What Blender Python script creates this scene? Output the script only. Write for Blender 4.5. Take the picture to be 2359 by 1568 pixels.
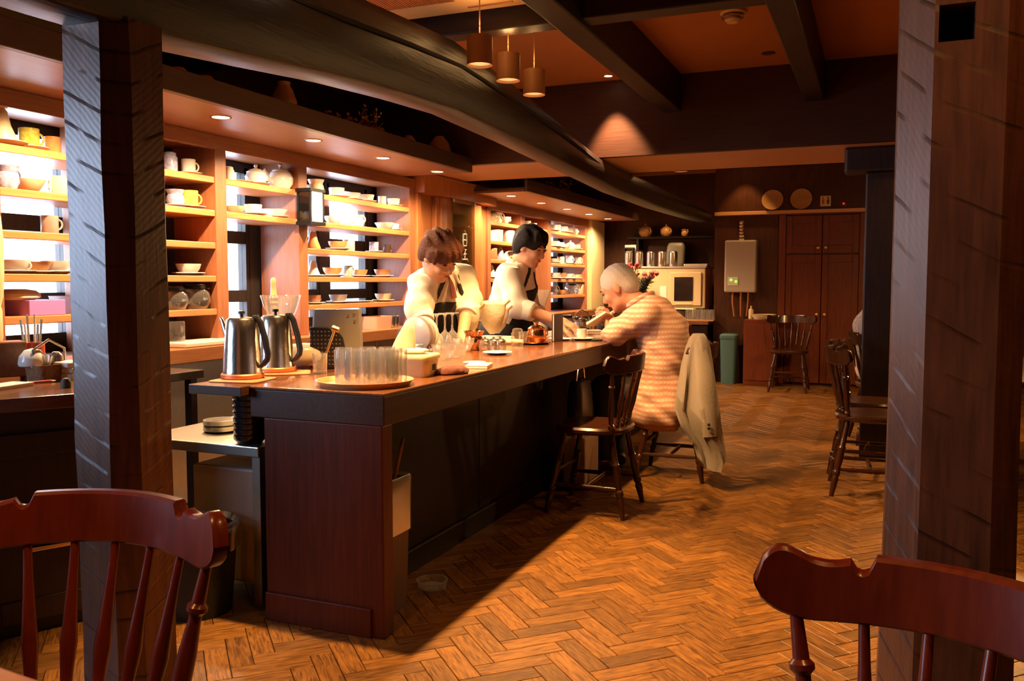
import bpy, bmesh, math, random
import numpy as np
from mathutils import Vector, Matrix

for o in list(bpy.data.objects):
    bpy.data.objects.remove(o)
SC = bpy.context.scene
COL = SC.collection
random.seed(7)
R = math.radians
PI = math.pi

# ------------------------------------------------------------------ camera
IW, IH, FPX, EYE = 2359, 1568, 2000.0, 1.25
PITCH, YAW = R(3.83), R(22.8)
cam = bpy.data.cameras.new('camera')
cam.sensor_width = 36.0
cam.lens = 36.0 * FPX / IW
cam.clip_start = 0.05
camo = bpy.data.objects.new('camera', cam)
camo.location = (0, 0, EYE)
camo.rotation_euler = (R(90) - PITCH, 0, YAW)
COL.objects.link(camo)
SC.camera = camo

# ------------------------------------------------------------------ world (overcast daylight outside the windows)
w = bpy.data.worlds.new('daylight')
SC.world = w
w.use_nodes = True
bg = w.node_tree.nodes['Background']
bg.inputs[0].default_value = (0.80, 0.88, 1.0, 1)
bg.inputs[1].default_value = 6.0

SC.view_settings.view_transform = 'Standard'
SC.view_settings.look = 'None'
SC.view_settings.gamma = 1.0
SC.view_settings.use_curve_mapping = False
SC.view_settings.exposure = 0.0
SC.cycles.use_denoising = True
SC.cycles.sample_clamp_indirect = 4.0
SC.cycles.caustics_reflective = False
SC.cycles.caustics_refractive = False
SC.cycles.max_bounces = 8
SC.cycles.transparent_max_bounces = 12

TUNG = (1.0, 0.54, 0.19)
TUNG2 = (1.0, 0.44, 0.11)
SHELFL = (1.0, 0.64, 0.33)
DAY = (0.66, 0.78, 1.0)


def area(name, loc, target, sx, sy, power, color, spread=180):
    l = bpy.data.lights.new(name, 'AREA')
    l.shape = 'RECTANGLE'
    l.size, l.size_y, l.energy, l.color = sx, sy, power, color
    l.spread = R(spread)
    o = bpy.data.objects.new(name, l)
    o.location = loc
    d = Vector(target) - Vector(loc)
    o.rotation_euler = d.to_track_quat('-Z', 'Y').to_euler()
    COL.objects.link(o)
    return o


def spot(name, loc, target, power, color, angle=110, blend=0.6, size=0.03, parent=None):
    l = bpy.data.lights.new(name, 'SPOT')
    l.energy, l.color, l.spot_size, l.spot_blend = power, color, R(angle), blend
    l.shadow_soft_size = size
    o = bpy.data.objects.new(name, l)
    o.location = loc
    d = Vector(target) - Vector(loc)
    o.rotation_euler = d.to_track_quat('-Z', 'Y').to_euler()
    COL.objects.link(o)
    if parent is not None:
        o.parent = parent
    return o


# daylight that comes in through the windows of the cup wall and the window left of the camera
area('daylight_left_window', (-4.25, 0.35, 1.55), (0, 0.6, 1.3), 2.2, 1.3, 210, (0.52, 0.70, 1.0))
area('daylight_cup_wall_near', (-4.32, 3.3, 1.5), (0, 3.2, 1.3), 1.7, 1.1, 90, DAY)
area('daylight_cup_wall_mid', (-4.32, 5.4, 1.5), (0, 5.3, 1.3), 2.2, 1.1, 110, DAY)
area('daylight_cup_wall_far', (-4.32, 9.6, 1.5), (0, 9.5, 1.3), 2.2, 1.1, 55, DAY)

# ------------------------------------------------------------------ geometry helpers
_f = Vector((-math.sin(YAW) * math.cos(PITCH), math.cos(YAW) * math.cos(PITCH), -math.sin(PITCH)))
_r = Vector((math.cos(YAW), math.sin(YAW), 0))
_u = _r.cross(_f)


def at(px, py, x=None, y=None, z=None):
    """where the sight line through a photograph pixel meets a plane of the room"""
    d = _f + _r * ((px - IW / 2) / FPX) - _u * ((py - IH / 2) / FPX)
    if x is not None:
        t = x / d.x
    elif y is not None:
        t = y / d.y
    else:
        t = (z - EYE) / d.z
    return Vector((0, 0, EYE)) + d * t


def tag(o, label=None, cat=None, group=None, kind=None):
    if label: o['label'] = label
    if cat: o['category'] = cat
    if group: o['group'] = group
    if kind: o['kind'] = kind
    return o


def thing(name, label, cat, loc=(0, 0, 0), rz=0.0, group=None):
    o = bpy.data.objects.new(name, None)
    o.empty_display_size = 0.1
    o.location = loc
    o.rotation_euler = (0, 0, rz)
    COL.objects.link(o)
    return tag(o, label, cat, group)


def copy_tree(o, parent=None):
    c = o.copy()
    COL.objects.link(c)
    c.parent = parent
    for ch in list(o.children):
        copy_tree(ch, c)
    return c


class B:
    def __init__(s):
        s.v, s.f = [], []

    def add(s, vs, fs):
        n = len(s.v)
        s.v += [tuple(p) for p in vs]
        s.f += [tuple(i + n for i in f) for f in fs]
        return s

    def box(s, x0, x1, y0, y1, z0, z1):
        vs = [(x, y, z) for z in (z0, z1) for y in (y0, y1) for x in (x0, x1)]
        return s.add(vs, [(0, 2, 3, 1), (4, 5, 7, 6), (0, 1, 5, 4), (2, 6, 7, 3), (0, 4, 6, 2), (1, 3, 7, 5)])

    def boxm(s, m, sx, sy, sz):
        """box of full sizes centred on matrix m"""
        vs = [m @ Vector((x * sx / 2, y * sy / 2, z * sz / 2)) for z in (-1, 1) for y in (-1, 1) for x in (-1, 1)]
        return s.add(vs, [(0, 2, 3, 1), (4, 5, 7, 6), (0, 1, 5, 4), (2, 6, 7, 3), (0, 4, 6, 2), (1, 3, 7, 5)])

    def lathe(s, prof, c=(0, 0, 0), n=20, m=None, caps=True):
        vs, fs = [], []
        for r_, z_ in prof:
            for k in range(n):
                a = 2 * PI * k / n
                p = Vector((r_ * math.cos(a), r_ * math.sin(a), z_))
                vs.append((m @ p) if m is not None else (p.x + c[0], p.y + c[1], p.z + c[2]))
        for i in range(len(prof) - 1):
            for k in range(n):
                k2 = (k + 1) % n
                fs.append((i * n + k, i * n + k2, (i + 1) * n + k2, (i + 1) * n + k))
        if caps and prof[0][0] > 1e-5: fs.append(tuple(reversed(range(n))))
        if caps and prof[-1][0] > 1e-5: fs.append(tuple(range((len(prof) - 1) * n, len(prof) * n)))
        return s.add(vs, fs)

    def tube(s, pts, r, n=10, flat=1.0):
        pts = [Vector(p) for p in pts]
        rs = r if isinstance(r, (list, tuple)) else [r] * len(pts)
        t0 = (pts[1] - pts[0]).normalized()
        a = Vector((0, 0, 1)) if abs(t0.z) < 0.9 else Vector((1, 0, 0))
        u = t0.cross(a).normalized()
        vs, fs = [], []
        for i, p in enumerate(pts):
            if i == 0: t = pts[1] - pts[0]
            elif i == len(pts) - 1: t = pts[-1] - pts[-2]
            else: t = pts[i + 1] - pts[i - 1]
            t = t.normalized()
            u = (u - t * u.dot(t)).normalized()
            v_ = t.cross(u)
            for k in range(n):
                an = 2 * PI * k / n
                vs.append(p + u * (math.cos(an) * rs[i]) + v_ * (math.sin(an) * rs[i] * flat))
        for i in range(len(pts) - 1):
            for k in range(n):
                k2 = (k + 1) % n
                fs.append((i * n + k, i * n + k2, (i + 1) * n + k2, (i + 1) * n + k))
        fs.append(tuple(reversed(range(n))))
        fs.append(tuple(range((len(pts) - 1) * n, len(pts) * n)))
        return s.add(vs, fs)

    def turned(s, p0, p1, prof, n=12):
        """prof: list of (t, radius) along p0 -> p1"""
        p0, p1 = Vector(p0), Vector(p1)
        return s.tube([p0.lerp(p1, t) for t, _ in prof], [r for _, r in prof], n)

    def ext(s, poly, o, U, V, N, t):
        """polygon (u,v) in plane (o,U,V) extruded along N by t"""
        o, U, V, N = Vector(o), Vector(U), Vector(V), Vector(N)
        n = len(poly)
        vs = [o + U * a + V * b for a, b in poly] + [o + U * a + V * b + N * t for a, b in poly]
        fs = [tuple(reversed(range(n))), tuple(range(n, 2 * n))]
        for i in range(n):
            j = (i + 1) % n
            fs.append((i, j, n + j, n + i))
        return s.add(vs, fs)

    def loft(s, rings, caps=True):
        n = len(rings[0])
        vs = [p for rg in rings for p in rg]
        fs = []
        for i in range(len(rings) - 1):
            for k in range(n):
                k2 = (k + 1) % n
                fs.append((i * n + k, i * n + k2, (i + 1) * n + k2, (i + 1) * n + k))
        if caps:
            fs.append(tuple(reversed(range(n))))
            fs.append(tuple(range((len(rings) - 1) * n, len(rings) * n)))
        return s.add(vs, fs)

    def mesh(s, name, mat):
        me = bpy.data.meshes.new(name)
        me.from_pydata(s.v, [], s.f)
        bm = bmesh.new()
        bm.from_mesh(me)
        bmesh.ops.recalc_face_normals(bm, faces=bm.faces)
        bm.to_mesh(me)
        bm.free()
        if mat: me.materials.append(MATS[mat] if isinstance(mat, str) else mat)
        return me

    def obj(s, name, mat, parent=None, loc=None, rot=None, smooth=True, bevel=0, angle=35):
        me = s.mesh(name, mat)
        if smooth:
            me.polygons.foreach_set('use_smooth', [True] * len(me.polygons))
            me.set_sharp_from_angle(angle=R(angle))
        o = bpy.data.objects.new(name, me)
        COL.objects.link(o)
        if parent is not None: o.parent = parent
        if loc is not None: o.location = loc
        if rot is not None: o.rotation_euler = rot
        if bevel:
            md = o.modifiers.new('bevel', 'BEVEL')
            md.width, md.segments, md.limit_method, md.angle_limit = bevel, 2, 'ANGLE', R(40)
        return o


def inst(name, me, parent=None, loc=None, rot=None, scale=None):
    o = bpy.data.objects.new(name, me)
    COL.objects.link(o)
    if parent is not None: o.parent = parent
    if loc is not None: o.location = loc
    if rot is not None: o.rotation_euler = rot
    if scale is not None: o.scale = scale
    return o


def rrect(w_, h_, r_, n=4):
    pts = []
    for cx, cy, a0 in ((w_ / 2 - r_, h_ / 2 - r_, 0), (-w_ / 2 + r_, h_ / 2 - r_, 90), (-w_ / 2 + r_, -h_ / 2 + r_, 180), (w_ / 2 - r_, -h_ / 2 + r_, 270)):
        for k in range(n + 1):
            a = R(a0 + 90 * k / n)
            pts.append((cx + r_ * math.cos(a), cy + r_ * math.sin(a)))
    return pts


# ------------------------------------------------------------------ materials
MATS = {}


def _mat(name):
    m = bpy.data.materials.new(name)
    m.use_nodes = True
    MATS[name] = m
    nt = m.node_tree
    return m, nt, nt.nodes['Principled BSDF']


def rgba(c): return (c[0], c[1], c[2], 1)


def plain(name, c, rough=0.5, metal=0.0, spec=0.5, coat=0.0, var=0.0, vscale=30.0, bump=0.0, sheen=0.0, sss=0.0):
    m, nt, p = _mat(name)
    p.inputs['Base Color'].default_value = rgba(c)
    p.inputs['Roughness'].default_value = rough
    p.inputs['Metallic'].default_value = metal
    p.inputs['Specular IOR Level'].default_value = spec
    p.inputs['Coat Weight'].default_value = coat
    if sheen: p.inputs['Sheen Weight'].default_value = sheen
    if sss:
        p.inputs['Subsurface Weight'].default_value = sss
        p.inputs['Subsurface Radius'].default_value = (0.02, 0.008, 0.004)
    tc = nt.nodes.new('ShaderNodeTexCoord')
    nz = nt.nodes.new('ShaderNodeTexNoise')
    nz.inputs['Scale'].default_value = vscale
    nz.inputs['Detail'].default_value = 4
    nt.links.new(tc.outputs['Object'], nz.inputs['Vector'])
    if var:
        mx = nt.nodes.new('ShaderNodeMix'); mx.data_type = 'RGBA'
        mx.inputs[6].default_value = rgba([max(0, a * (1 - var)) for a in c])
        mx.inputs[7].default_value = rgba([min(1, a * (1 + var)) for a in c])
        nt.links.new(nz.outputs['Fac'], mx.inputs[0])
        nt.links.new(mx.outputs[2], p.inputs['Base Color'])
    if bump:
        b = nt.nodes.new('ShaderNodeBump')
        b.inputs['Strength'].default_value = bump
        b.inputs['Distance'].default_value = 0.01
        nt.links.new(nz.outputs['Fac'], b.inputs['Height'])
        nt.links.new(b.outputs['Normal'], p.inputs['Normal'])
    return m


def wood(name, c1, c2, axis='Z', scale=6.0, stretch=14.0, rough=0.4, bump=0.15, coat=0.0, adze=0.0, coord='Object', spec=0.5, mottled=0.0):
    """grain runs along axis"""
    m, nt, p = _mat(name)
    N, L = nt.nodes.new, nt.links.new
    tc = N('ShaderNodeTexCoord')
    mp = N('ShaderNodeMapping')
    sc = [stretch] * 3
    sc['XYZ'.index(axis)] = 1.0
    mp.inputs['Scale'].default_value = sc
    L(tc.outputs[coord], mp.inputs['Vector'])
    oi = N('ShaderNodeObjectInfo')
    ml = N('ShaderNodeMath'); ml.operation = 'MULTIPLY'; ml.inputs[1].default_value = 37.0
    L(oi.outputs['Random'], ml.inputs[0])
    cb = N('ShaderNodeCombineXYZ')
    for k in range(3): L(ml.outputs[0], cb.inputs[k])
    L(cb.outputs[0], mp.inputs['Location'])
    n1 = N('ShaderNodeTexNoise'); n1.inputs['Scale'].default_value = scale; n1.inputs['Detail'].default_value = 6
    n1.inputs['Roughness'].default_value = 0.62
    L(mp.outputs[0], n1.inputs['Vector'])
    n2 = N('ShaderNodeTexNoise'); n2.inputs['Scale'].default_value = 2.2; n2.inputs['Detail'].default_value = 3
    L(tc.outputs[coord], n2.inputs['Vector'])
    ad = N('ShaderNodeMath'); ad.operation = 'MULTIPLY_ADD'
    ad.inputs[1].default_value = 0.35 + mottled; L(n2.outputs['Fac'], ad.inputs[0])
    sb = N('ShaderNodeMath'); sb.operation = 'MULTIPLY'; sb.inputs[1].default_value = 0.75
    L(n1.outputs['Fac'], sb.inputs[0]); L(sb.outputs[0], ad.inputs[2])
    rp = N('ShaderNodeValToRGB')
    rp.color_ramp.elements[0].position = 0.36; rp.color_ramp.elements[0].color = rgba(c1)
    rp.color_ramp.elements[1].position = 0.72 + mottled / 2; rp.color_ramp.elements[1].color = rgba(c2)
    L(ad.outputs[0], rp.inputs['Fac'])
    L(rp.outputs['Color'], p.inputs['Base Color'])
    p.inputs['Roughness'].default_value = rough
    p.inputs['Coat Weight'].default_value = coat
    p.inputs['Coat Roughness'].default_value = 0.12
    p.inputs['Specular IOR Level'].default_value = spec
    b = N('ShaderNodeBump'); b.inputs['Strength'].default_value = bump; b.inputs['Distance'].default_value = 0.004
    L(n1.outputs['Fac'], b.inputs['Height'])
    last = b
    if adze:
        m2 = N('ShaderNodeMapping'); m2.inputs['Rotation'].default_value = (R(-24), R(-24), R(0))
        L(tc.outputs[coord], m2.inputs['Vector'])
        n3 = N('ShaderNodeTexNoise'); n3.inputs['Scale'].default_value = 9.0; n3.inputs['Detail'].default_value = 1.0
        L(tc.outputs[coord], n3.inputs['Vector'])
        wv = N('ShaderNodeTexWave'); wv.bands_direction = 'Z'; wv.wave_profile = 'SAW'
        wv.inputs['Scale'].default_value = 4.4; wv.inputs['Distortion'].default_value = 1.1
        wv.inputs['Detail'].default_value = 1.5; wv.inputs['Detail Scale'].default_value = 1.1
        L(m2.outputs[0], wv.inputs['Vector'])
        th = N('ShaderNodeMapRange'); th.inputs['From Min'].default_value = 0.86; th.inputs['From Max'].default_value = 1.0
        L(wv.outputs['Fac'], th.inputs['Value'])
        msk = N('ShaderNodeMapRange'); msk.inputs['From Min'].default_value = 0.44; msk.inputs['From Max'].default_value = 0.58
        L(n3.outputs['Fac'], msk.inputs['Value'])
        gr = N('ShaderNodeMath'); gr.operation = 'MULTIPLY'
        L(th.outputs[0], gr.inputs[0]); L(msk.outputs[0], gr.inputs[1])
        dk = N('ShaderNodeMix'); dk.data_type = 'RGBA'; dk.inputs[7].default_value = rgba([a_ * .6 for a_ in c1])
        L(gr.outputs[0], dk.inputs[0]); L(rp.outputs['Color'], dk.inputs[6]); L(dk.outputs[2], p.inputs['Base Color'])
        hh = N('ShaderNodeMath'); hh.operation = 'MULTIPLY_ADD'; hh.inputs[1].default_value = -0.9
        wl = N('ShaderNodeMath'); wl.operation = 'MULTIPLY'; wl.inputs[1].default_value = 0.5
        L(wv.outputs['Fac'], wl.inputs[0]); L(gr.outputs[0], hh.inputs[0]); L(wl.outputs[0], hh.inputs[2])
        b2 = N('ShaderNodeBump'); b2.inputs['Strength'].default_value = adze; b2.inputs['Distance'].default_value = 0.018
        L(hh.outputs[0], b2.inputs['Height']); L(b.outputs['Normal'], b2.inputs['Normal'])
        w2 = N('ShaderNodeTexWave'); w2.bands_direction = 'Z'; w2.inputs['Scale'].default_value = 24; w2.inputs['Distortion'].default_value = 1.5
        m5 = N('ShaderNodeMapping'); m5.inputs['Rotation'].default_value = (R(-40), R(-40), 0)
        L(tc.outputs[coord], m5.inputs['Vector']); L(m5.outputs[0], w2.inputs['Vector'])
        b3 = N('ShaderNodeBump'); b3.inputs['Strength'].default_value = 0.05; b3.inputs['Distance'].default_value = 0.003
        L(w2.outputs['Fac'], b3.inputs['Height']); L(b2.outputs['Normal'], b3.inputs['Normal'])
        last = b3
    L(last.outputs['Normal'], p.inputs['Normal'])
    return m


def glassm(name, tint=(1, 1, 1), alpha=0.25, rough=0.03, haze=0.0):
    """thin clear glass: mostly see-through, with the gloss of its surface"""
    m, nt, p = _mat(name)
    N, L = nt.nodes.new, nt.links.new
    tr = N('ShaderNodeBsdfTransparent'); tr.inputs[0].default_value = rgba(tint)
    gl = N('ShaderNodeBsdfGlossy'); gl.inputs['Roughness'].default_value = rough
    gl.inputs['Color'].default_value = (1, 1, 1, 1)
    lw = N('ShaderNodeLayerWeight'); lw.inputs['Blend'].default_value = 0.35
    ma = N('ShaderNodeMath'); ma.operation = 'MULTIPLY_ADD'; ma.inputs[1].default_value = 0.75; ma.inputs[2].default_value = alpha * 0.35
    L(lw.outputs['Facing'], ma.inputs[0])
    mx = N('ShaderNodeMixShader')
    L(ma.outputs[0], mx.inputs[0]); L(tr.outputs[0], mx.inputs[1]); L(gl.outputs[0], mx.inputs[2])
    out = mx
    if haze:
        df = N('ShaderNodeBsdfTranslucent'); df.inputs[0].default_value = (0.95, 0.93, 0.88, 1)
        d2 = N('ShaderNodeBsdfDiffuse'); d2.inputs[0].default_value = (0.95, 0.93, 0.88, 1)
        m3 = N('ShaderNodeMixShader'); m3.inputs[0].default_value = 0.5
        L(df.outputs[0], m3.inputs[1]); L(d2.outputs[0], m3.inputs[2])
        m4 = N('ShaderNodeMixShader'); m4.inputs[0].default_value = haze
        L(mx.outputs[0], m4.inputs[1]); L(m3.outputs[0], m4.inputs[2])
        out = m4
    L(out.outputs[0], nt.nodes['Material Output'].inputs['Surface'])
    nt.nodes.remove(p)
    return m


def frosty(name, c, alpha, rough=0.35):
    """translucent plastic"""
    m, nt, p = _mat(name)
    p.inputs['Base Color'].default_value = rgba(c)
    p.inputs['Roughness'].default_value = rough
    p.inputs['Alpha'].default_value = alpha
    return m


def emit(name, c, s):
    m, nt, p = _mat(name)
    p.inputs['Base Color'].default_value = rgba(c)
    p.inputs['Emission Color'].default_value = rgba(c)
    p.inputs['Emission Strength'].default_value = s
    return m


wood('post_wood', (0.018, 0.006, 0.003), (0.140, 0.045, 0.016), 'Z', 5, 12, 0.38, 0.14, adze=0.2, mottled=0.25)
wood('far_post_wood', (0.010, 0.006, 0.005), (0.035, 0.016, 0.010), 'Z', 5, 12, 0.4, 0.3)
wood('log_wood', (0.006, 0.003, 0.0015), (0.026, 0.013, 0.007), 'Y', 5, 12, 0.42, 0.6, mottled=0.2, spec=0.35)
wood('ceiling_beam_wood', (0.012, 0.005, 0.0025), (0.036, 0.015, 0.006), 'Y', 6, 12, 0.5, 0.2, spec=0.25)
wood('cross_beam_wood', (0.012, 0.005, 0.0025), (0.036, 0.015, 0.006), 'X', 6, 12, 0.5, 0.2, spec=0.25)
wood('counter_wood', (0.050, 0.008, 0.002), (0.100, 0.018, 0.004), 'Z', 5, 14, 0.42, 0.1, coat=0.0, spec=0.2)
wood('counter_top_wood', (0.110, 0.042, 0.015), (0.200, 0.080, 0.030), 'Y', 5, 14, 0.22, 0.05, coat=0.6)
wood('counter_edge_wood', (0.034, 0.012, 0.005), (0.066, 0.025, 0.010), 'Y', 5, 14, 0.36, 0.08, coat=0.05, spec=0.3)
wood('dark_base_wood', (0.005, 0.002, 0.001), (0.014, 0.005, 0.002), 'Y', 5, 10, 0.45, 0.1, spec=0.15)
wood('chair_wood', (0.080, 0.009, 0.002), (0.160, 0.021, 0.005), 'Z', 6, 8, 0.3, 0.05, coat=0.15, spec=0.3)
wood('dark_chair_wood', (0.022, 0.006, 0.002), (0.050, 0.014, 0.005), 'Z', 6, 8, 0.27, 0.05, coat=0.2, spec=0.4)
wood('shelf_wood', (0.400, 0.140, 0.045), (0.580, 0.240, 0.085), 'Y', 5, 14, 0.4, 0.1)
wood('divider_wood', (0.240, 0.085, 0.036), (0.370, 0.140, 0.065), 'Z', 5, 14, 0.42, 0.1)
wood('valance_wood', (0.230, 0.075, 0.024), (0.350, 0.130, 0.045), 'Y', 5, 14, 0.36, 0.1)
wood('soffit_wood', (0.190, 0.075, 0.032), (0.290, 0.120, 0.055), 'Y', 4, 14, 0.40, 0.08)
wood('panel_wood', (0.300, 0.100, 0.032), (0.480, 0.185, 0.065), 'Z', 4, 8, 0.34, 0.06)
wood('fascia_wood', (0.040, 0.018, 0.009), (0.085, 0.038, 0.018), 'Y', 5, 14, 0.45, 0.1)
wood('door_wood', (0.095, 0.016, 0.004), (0.160, 0.034, 0.009), 'Z', 5, 14, 0.45, 0.1, spec=0.25)
wood('dark_wall_wood', (0.040, 0.012, 0.004), (0.080, 0.026, 0.009), 'Z', 4, 10, 0.5, 0.1, spec=0.2)
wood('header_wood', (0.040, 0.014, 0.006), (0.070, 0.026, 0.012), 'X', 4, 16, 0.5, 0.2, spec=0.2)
wood('cabinet_wood', (0.018, 0.007, 0.003), (0.040, 0.016, 0.007), 'Z', 4, 14, 0.42, 0.1)
wood('table_wood', (0.420, 0.150, 0.040), (0.600, 0.250, 0.080), 'X', 5, 12, 0.3, 0.1, coat=0.3)
wood('window_frame_wood', (0.012, 0.009, 0.009), (0.030, 0.022, 0.020), 'Z', 5, 10, 0.5, 0.1)
wood('light_turned_wood', (0.480, 0.260, 0.110), (0.680, 0.420, 0.200), 'Z', 6, 8, 0.4, 0.05)
wood('box_wood', (0.160, 0.055, 0.022), (0.270, 0.105, 0.042), 'X', 5, 12, 0.4, 0.1)
wood('dish_wood', (0.330, 0.150, 0.060), (0.480, 0.250, 0.110), 'X', 5, 10, 0.35, 0.05)
plain('ceiling_plaster', (0.40, 0.15, 0.035), 0.75, var=0.22, vscale=1.6, bump=0.05)
plain('ceiling_plaster_dark', (0.36, 0.135, 0.05), 0.8, var=0.15, vscale=1.6)
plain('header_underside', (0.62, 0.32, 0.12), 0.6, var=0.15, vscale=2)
plain('vent_cream', (0.62, 0.42, 0.20), 0.6)
plain('cream_plaster', (0.66, 0.50, 0.26), 0.7, var=0.08, vscale=4)
plain('floor_bed', (0.05, 0.022, 0.009), 0.7)
plain('white_china', (0.86, 0.83, 0.78), 0.18, coat=0.3)
plain('cream_china', (0.80, 0.68, 0.46), 0.22, coat=0.2)
plain('yellow_china', (0.72, 0.52, 0.10), 0.25, var=0.7, vscale=60)
plain('brown_china', (0.36, 0.16, 0.07), 0.3, var=0.3, vscale=25)
plain('orange_china', (0.70, 0.34, 0.13), 0.3, var=0.25, vscale=25)
plain('grey_china', (0.33, 0.28, 0.25), 0.35, var=0.3, vscale=25)
plain('blue_china', (0.30, 0.32, 0.50), 0.25, var=0.9, vscale=55)
plain('dark_china', (0.045, 0.025, 0.018), 0.3, var=0.2)
plain('teal_china', (0.42, 0.52, 0.50), 0.3, var=0.6, vscale=70)
plain('steel', (0.70, 0.67, 0.62), 0.22, 1.0, var=0.06, vscale=80, bump=0.05)
plain('brushed_steel', (0.62, 0.58, 0.52), 0.34, 1.0, var=0.1)
plain('copper', (0.86, 0.40, 0.20), 0.16, 1.0, var=0.1, vscale=40, bump=0.12)
plain('copper_matte', (0.50, 0.20, 0.075), 0.42, 0.6, var=0.1)
plain('brass', (0.80, 0.55, 0.22), 0.25, 1.0)
plain('black_plastic', (0.012, 0.012, 0.014), 0.35)
plain('black_iron', (0.004, 0.004, 0.004), 0.6, spec=0.2)
plain('black_lacquer', (0.010, 0.010, 0.014), 0.2, coat=0.4)
plain('grey_case', (0.17, 0.155, 0.13), 0.45, var=0.06)
plain('white_plastic', (0.74, 0.70, 0.62), 0.4)
plain('cream_plastic', (0.70, 0.55, 0.32), 0.4)
plain('heater_white', (0.46, 0.40, 0.32), 0.35)
plain('black_glass', (0.006, 0.005, 0.005), 0.08)
plain('teal_plastic', (0.055, 0.13, 0.14), 0.4)
plain('blue_plastic', (0.05, 0.10, 0.20), 0.4)
plain('purple_paper', (0.45, 0.20, 0.58), 0.6)
plain('pink_paper', (0.72, 0.38, 0.26), 0.6)
plain('red_plastic', (0.50, 0.05, 0.03), 0.35)
plain('paper', (0.82, 0.78, 0.70), 0.8, var=0.03)
plain('paper_grey', (0.60, 0.56, 0.52), 0.8)
plain('cork_felt', (0.52, 0.17, 0.075), 0.9, var=0.15, vscale=90, bump=0.2)
plain('linen', (0.86, 0.76, 0.54), 0.85, var=0.05, bump=0.15, vscale=90)
plain('cream_cloth', (0.90, 0.83, 0.68), 0.85, var=0.05, bump=0.2, vscale=60)
plain('red_cloth', (0.085, 0.018, 0.012), 0.9, var=0.5, vscale=35, bump=0.5)
plain('jacket_cloth', (0.20, 0.16, 0.125), 0.9, var=0.12, vscale=120, bump=0.2, sheen=0.2)
plain('shirt_white', (0.86, 0.80, 0.68), 0.8, var=0.03, bump=0.15, vscale=25)
plain('apron_black', (0.012, 0.010, 0.010), 0.75, var=0.3, bump=0.2)
plain('trousers_dark', (0.012, 0.010, 0.012), 0.8)
plain('tie_red', (0.13, 0.018, 0.016), 0.6, var=0.5, vscale=70)
plain('skin', (0.62, 0.31, 0.18), 0.5, var=0.08, vscale=18, sss=0.15)
plain('skin_older', (0.58, 0.27, 0.16), 0.5, var=0.12, vscale=22, sss=0.15)
plain('hair_brown', (0.085, 0.026, 0.010), 0.75, spec=0.2, var=0.5, vscale=90, bump=0.7)
plain('hair_black', (0.008, 0.005, 0.004), 0.7, spec=0.2, var=0.5, vscale=90, bump=0.7)
plain('hair_grey', (0.56, 0.50, 0.46), 0.9, spec=0.1, var=0.12, vscale=120, bump=0.4)
plain('lips', (0.42, 0.13, 0.09), 0.5)
plain('eye_dark', (0.012, 0.008, 0.006), 0.2)
plain('dried_leaf', (0.46, 0.20, 0.07), 0.85, var=0.4, vscale=40)
plain('dried_red', (0.50, 0.11, 0.05), 0.8, var=0.4, vscale=40)
plain('stem_brown', (0.34, 0.17, 0.07), 0.85)
plain('pine_green', (0.055, 0.050, 0.025), 0.7, var=0.4)
plain('petal_pink', (0.66, 0.20, 0.15), 0.7, var=0.3, vscale=60)
plain('flower_red', (0.30, 0.03, 0.03), 0.7, var=0.3, vscale=60)
plain('gourd_skin', (0.42, 0.22, 0.08), 0.4, var=0.3, vscale=10)
plain('terracotta', (0.55, 0.15, 0.05), 0.8, var=0.25, vscale=20)
plain('wicker', (0.26, 0.12, 0.05), 0.7, var=0.5, vscale=80, bump=0.6)
plain('bin_brown', (0.075, 0.034, 0.016), 0.5)
plain('bin_dark', (0.012, 0.014, 0.012), 0.5)
plain('white_enamel', (0.66, 0.60, 0.50), 0.35)
plain('oven_cream', (0.66, 0.50, 0.28), 0.4)
plain('mortise_black', (0.003, 0.002, 0.002), 0.9)
plain('etched_white', (0.62, 0.62, 0.54), 0.7)
plain('lamp_reflector', (0.85, 0.72, 0.50), 0.25, 0.6)
plain('lamp_tan', (0.42, 0.19, 0.075), 0.55)
plain('hopper_base', (0.60, 0.55, 0.48), 0.3)
plain('leather_brown', (0.030, 0.012, 0.007), 0.5)
plain('navy_cloth', (0.035, 0.035, 0.075), 0.8)
plain('striped_sleeve', (0.60, 0.50, 0.48), 0.85, var=0.8, vscale=60)
glassm('clear_glass', (0.98, 0.98, 0.98), 0.20, haze=0.07)
glassm('tumbler_glass', (0.99, 0.99, 0.99), 0.16, haze=0.065)
glassm('stem_glass', (0.98, 0.98, 0.98), 0.30, haze=0.16)
glassm('window_glass', (0.97, 0.98, 1.0), 0.08)
glassm('sign_glass', (0.80, 0.80, 0.64), 0.35)
glassm('clear_bag', (0.80, 0.76, 0.66), 0.5, 0.2, haze=0.10)
frosty('food_box_plastic', (0.80, 0.66, 0.36), 0.75)
frosty('food_box_lid', (0.86, 0.74, 0.40), 0.9)
frosty('smoked_glass', (0.10, 0.07, 0.05), 0.55, 0.08)
emit('bulb_glow', (1.0, 0.80, 0.52), 14)
emit('lantern_glow', (1.0, 0.84, 0.58), 5.0)
emit('green_led', (0.15, 1.0, 0.05), 3.0)
emit('red_led', (1.0, 0.02, 0.02), 1.2)
emit('mushroom_lamp_glow', (1.0, 0.86, 0.62), 0.9)


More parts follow.
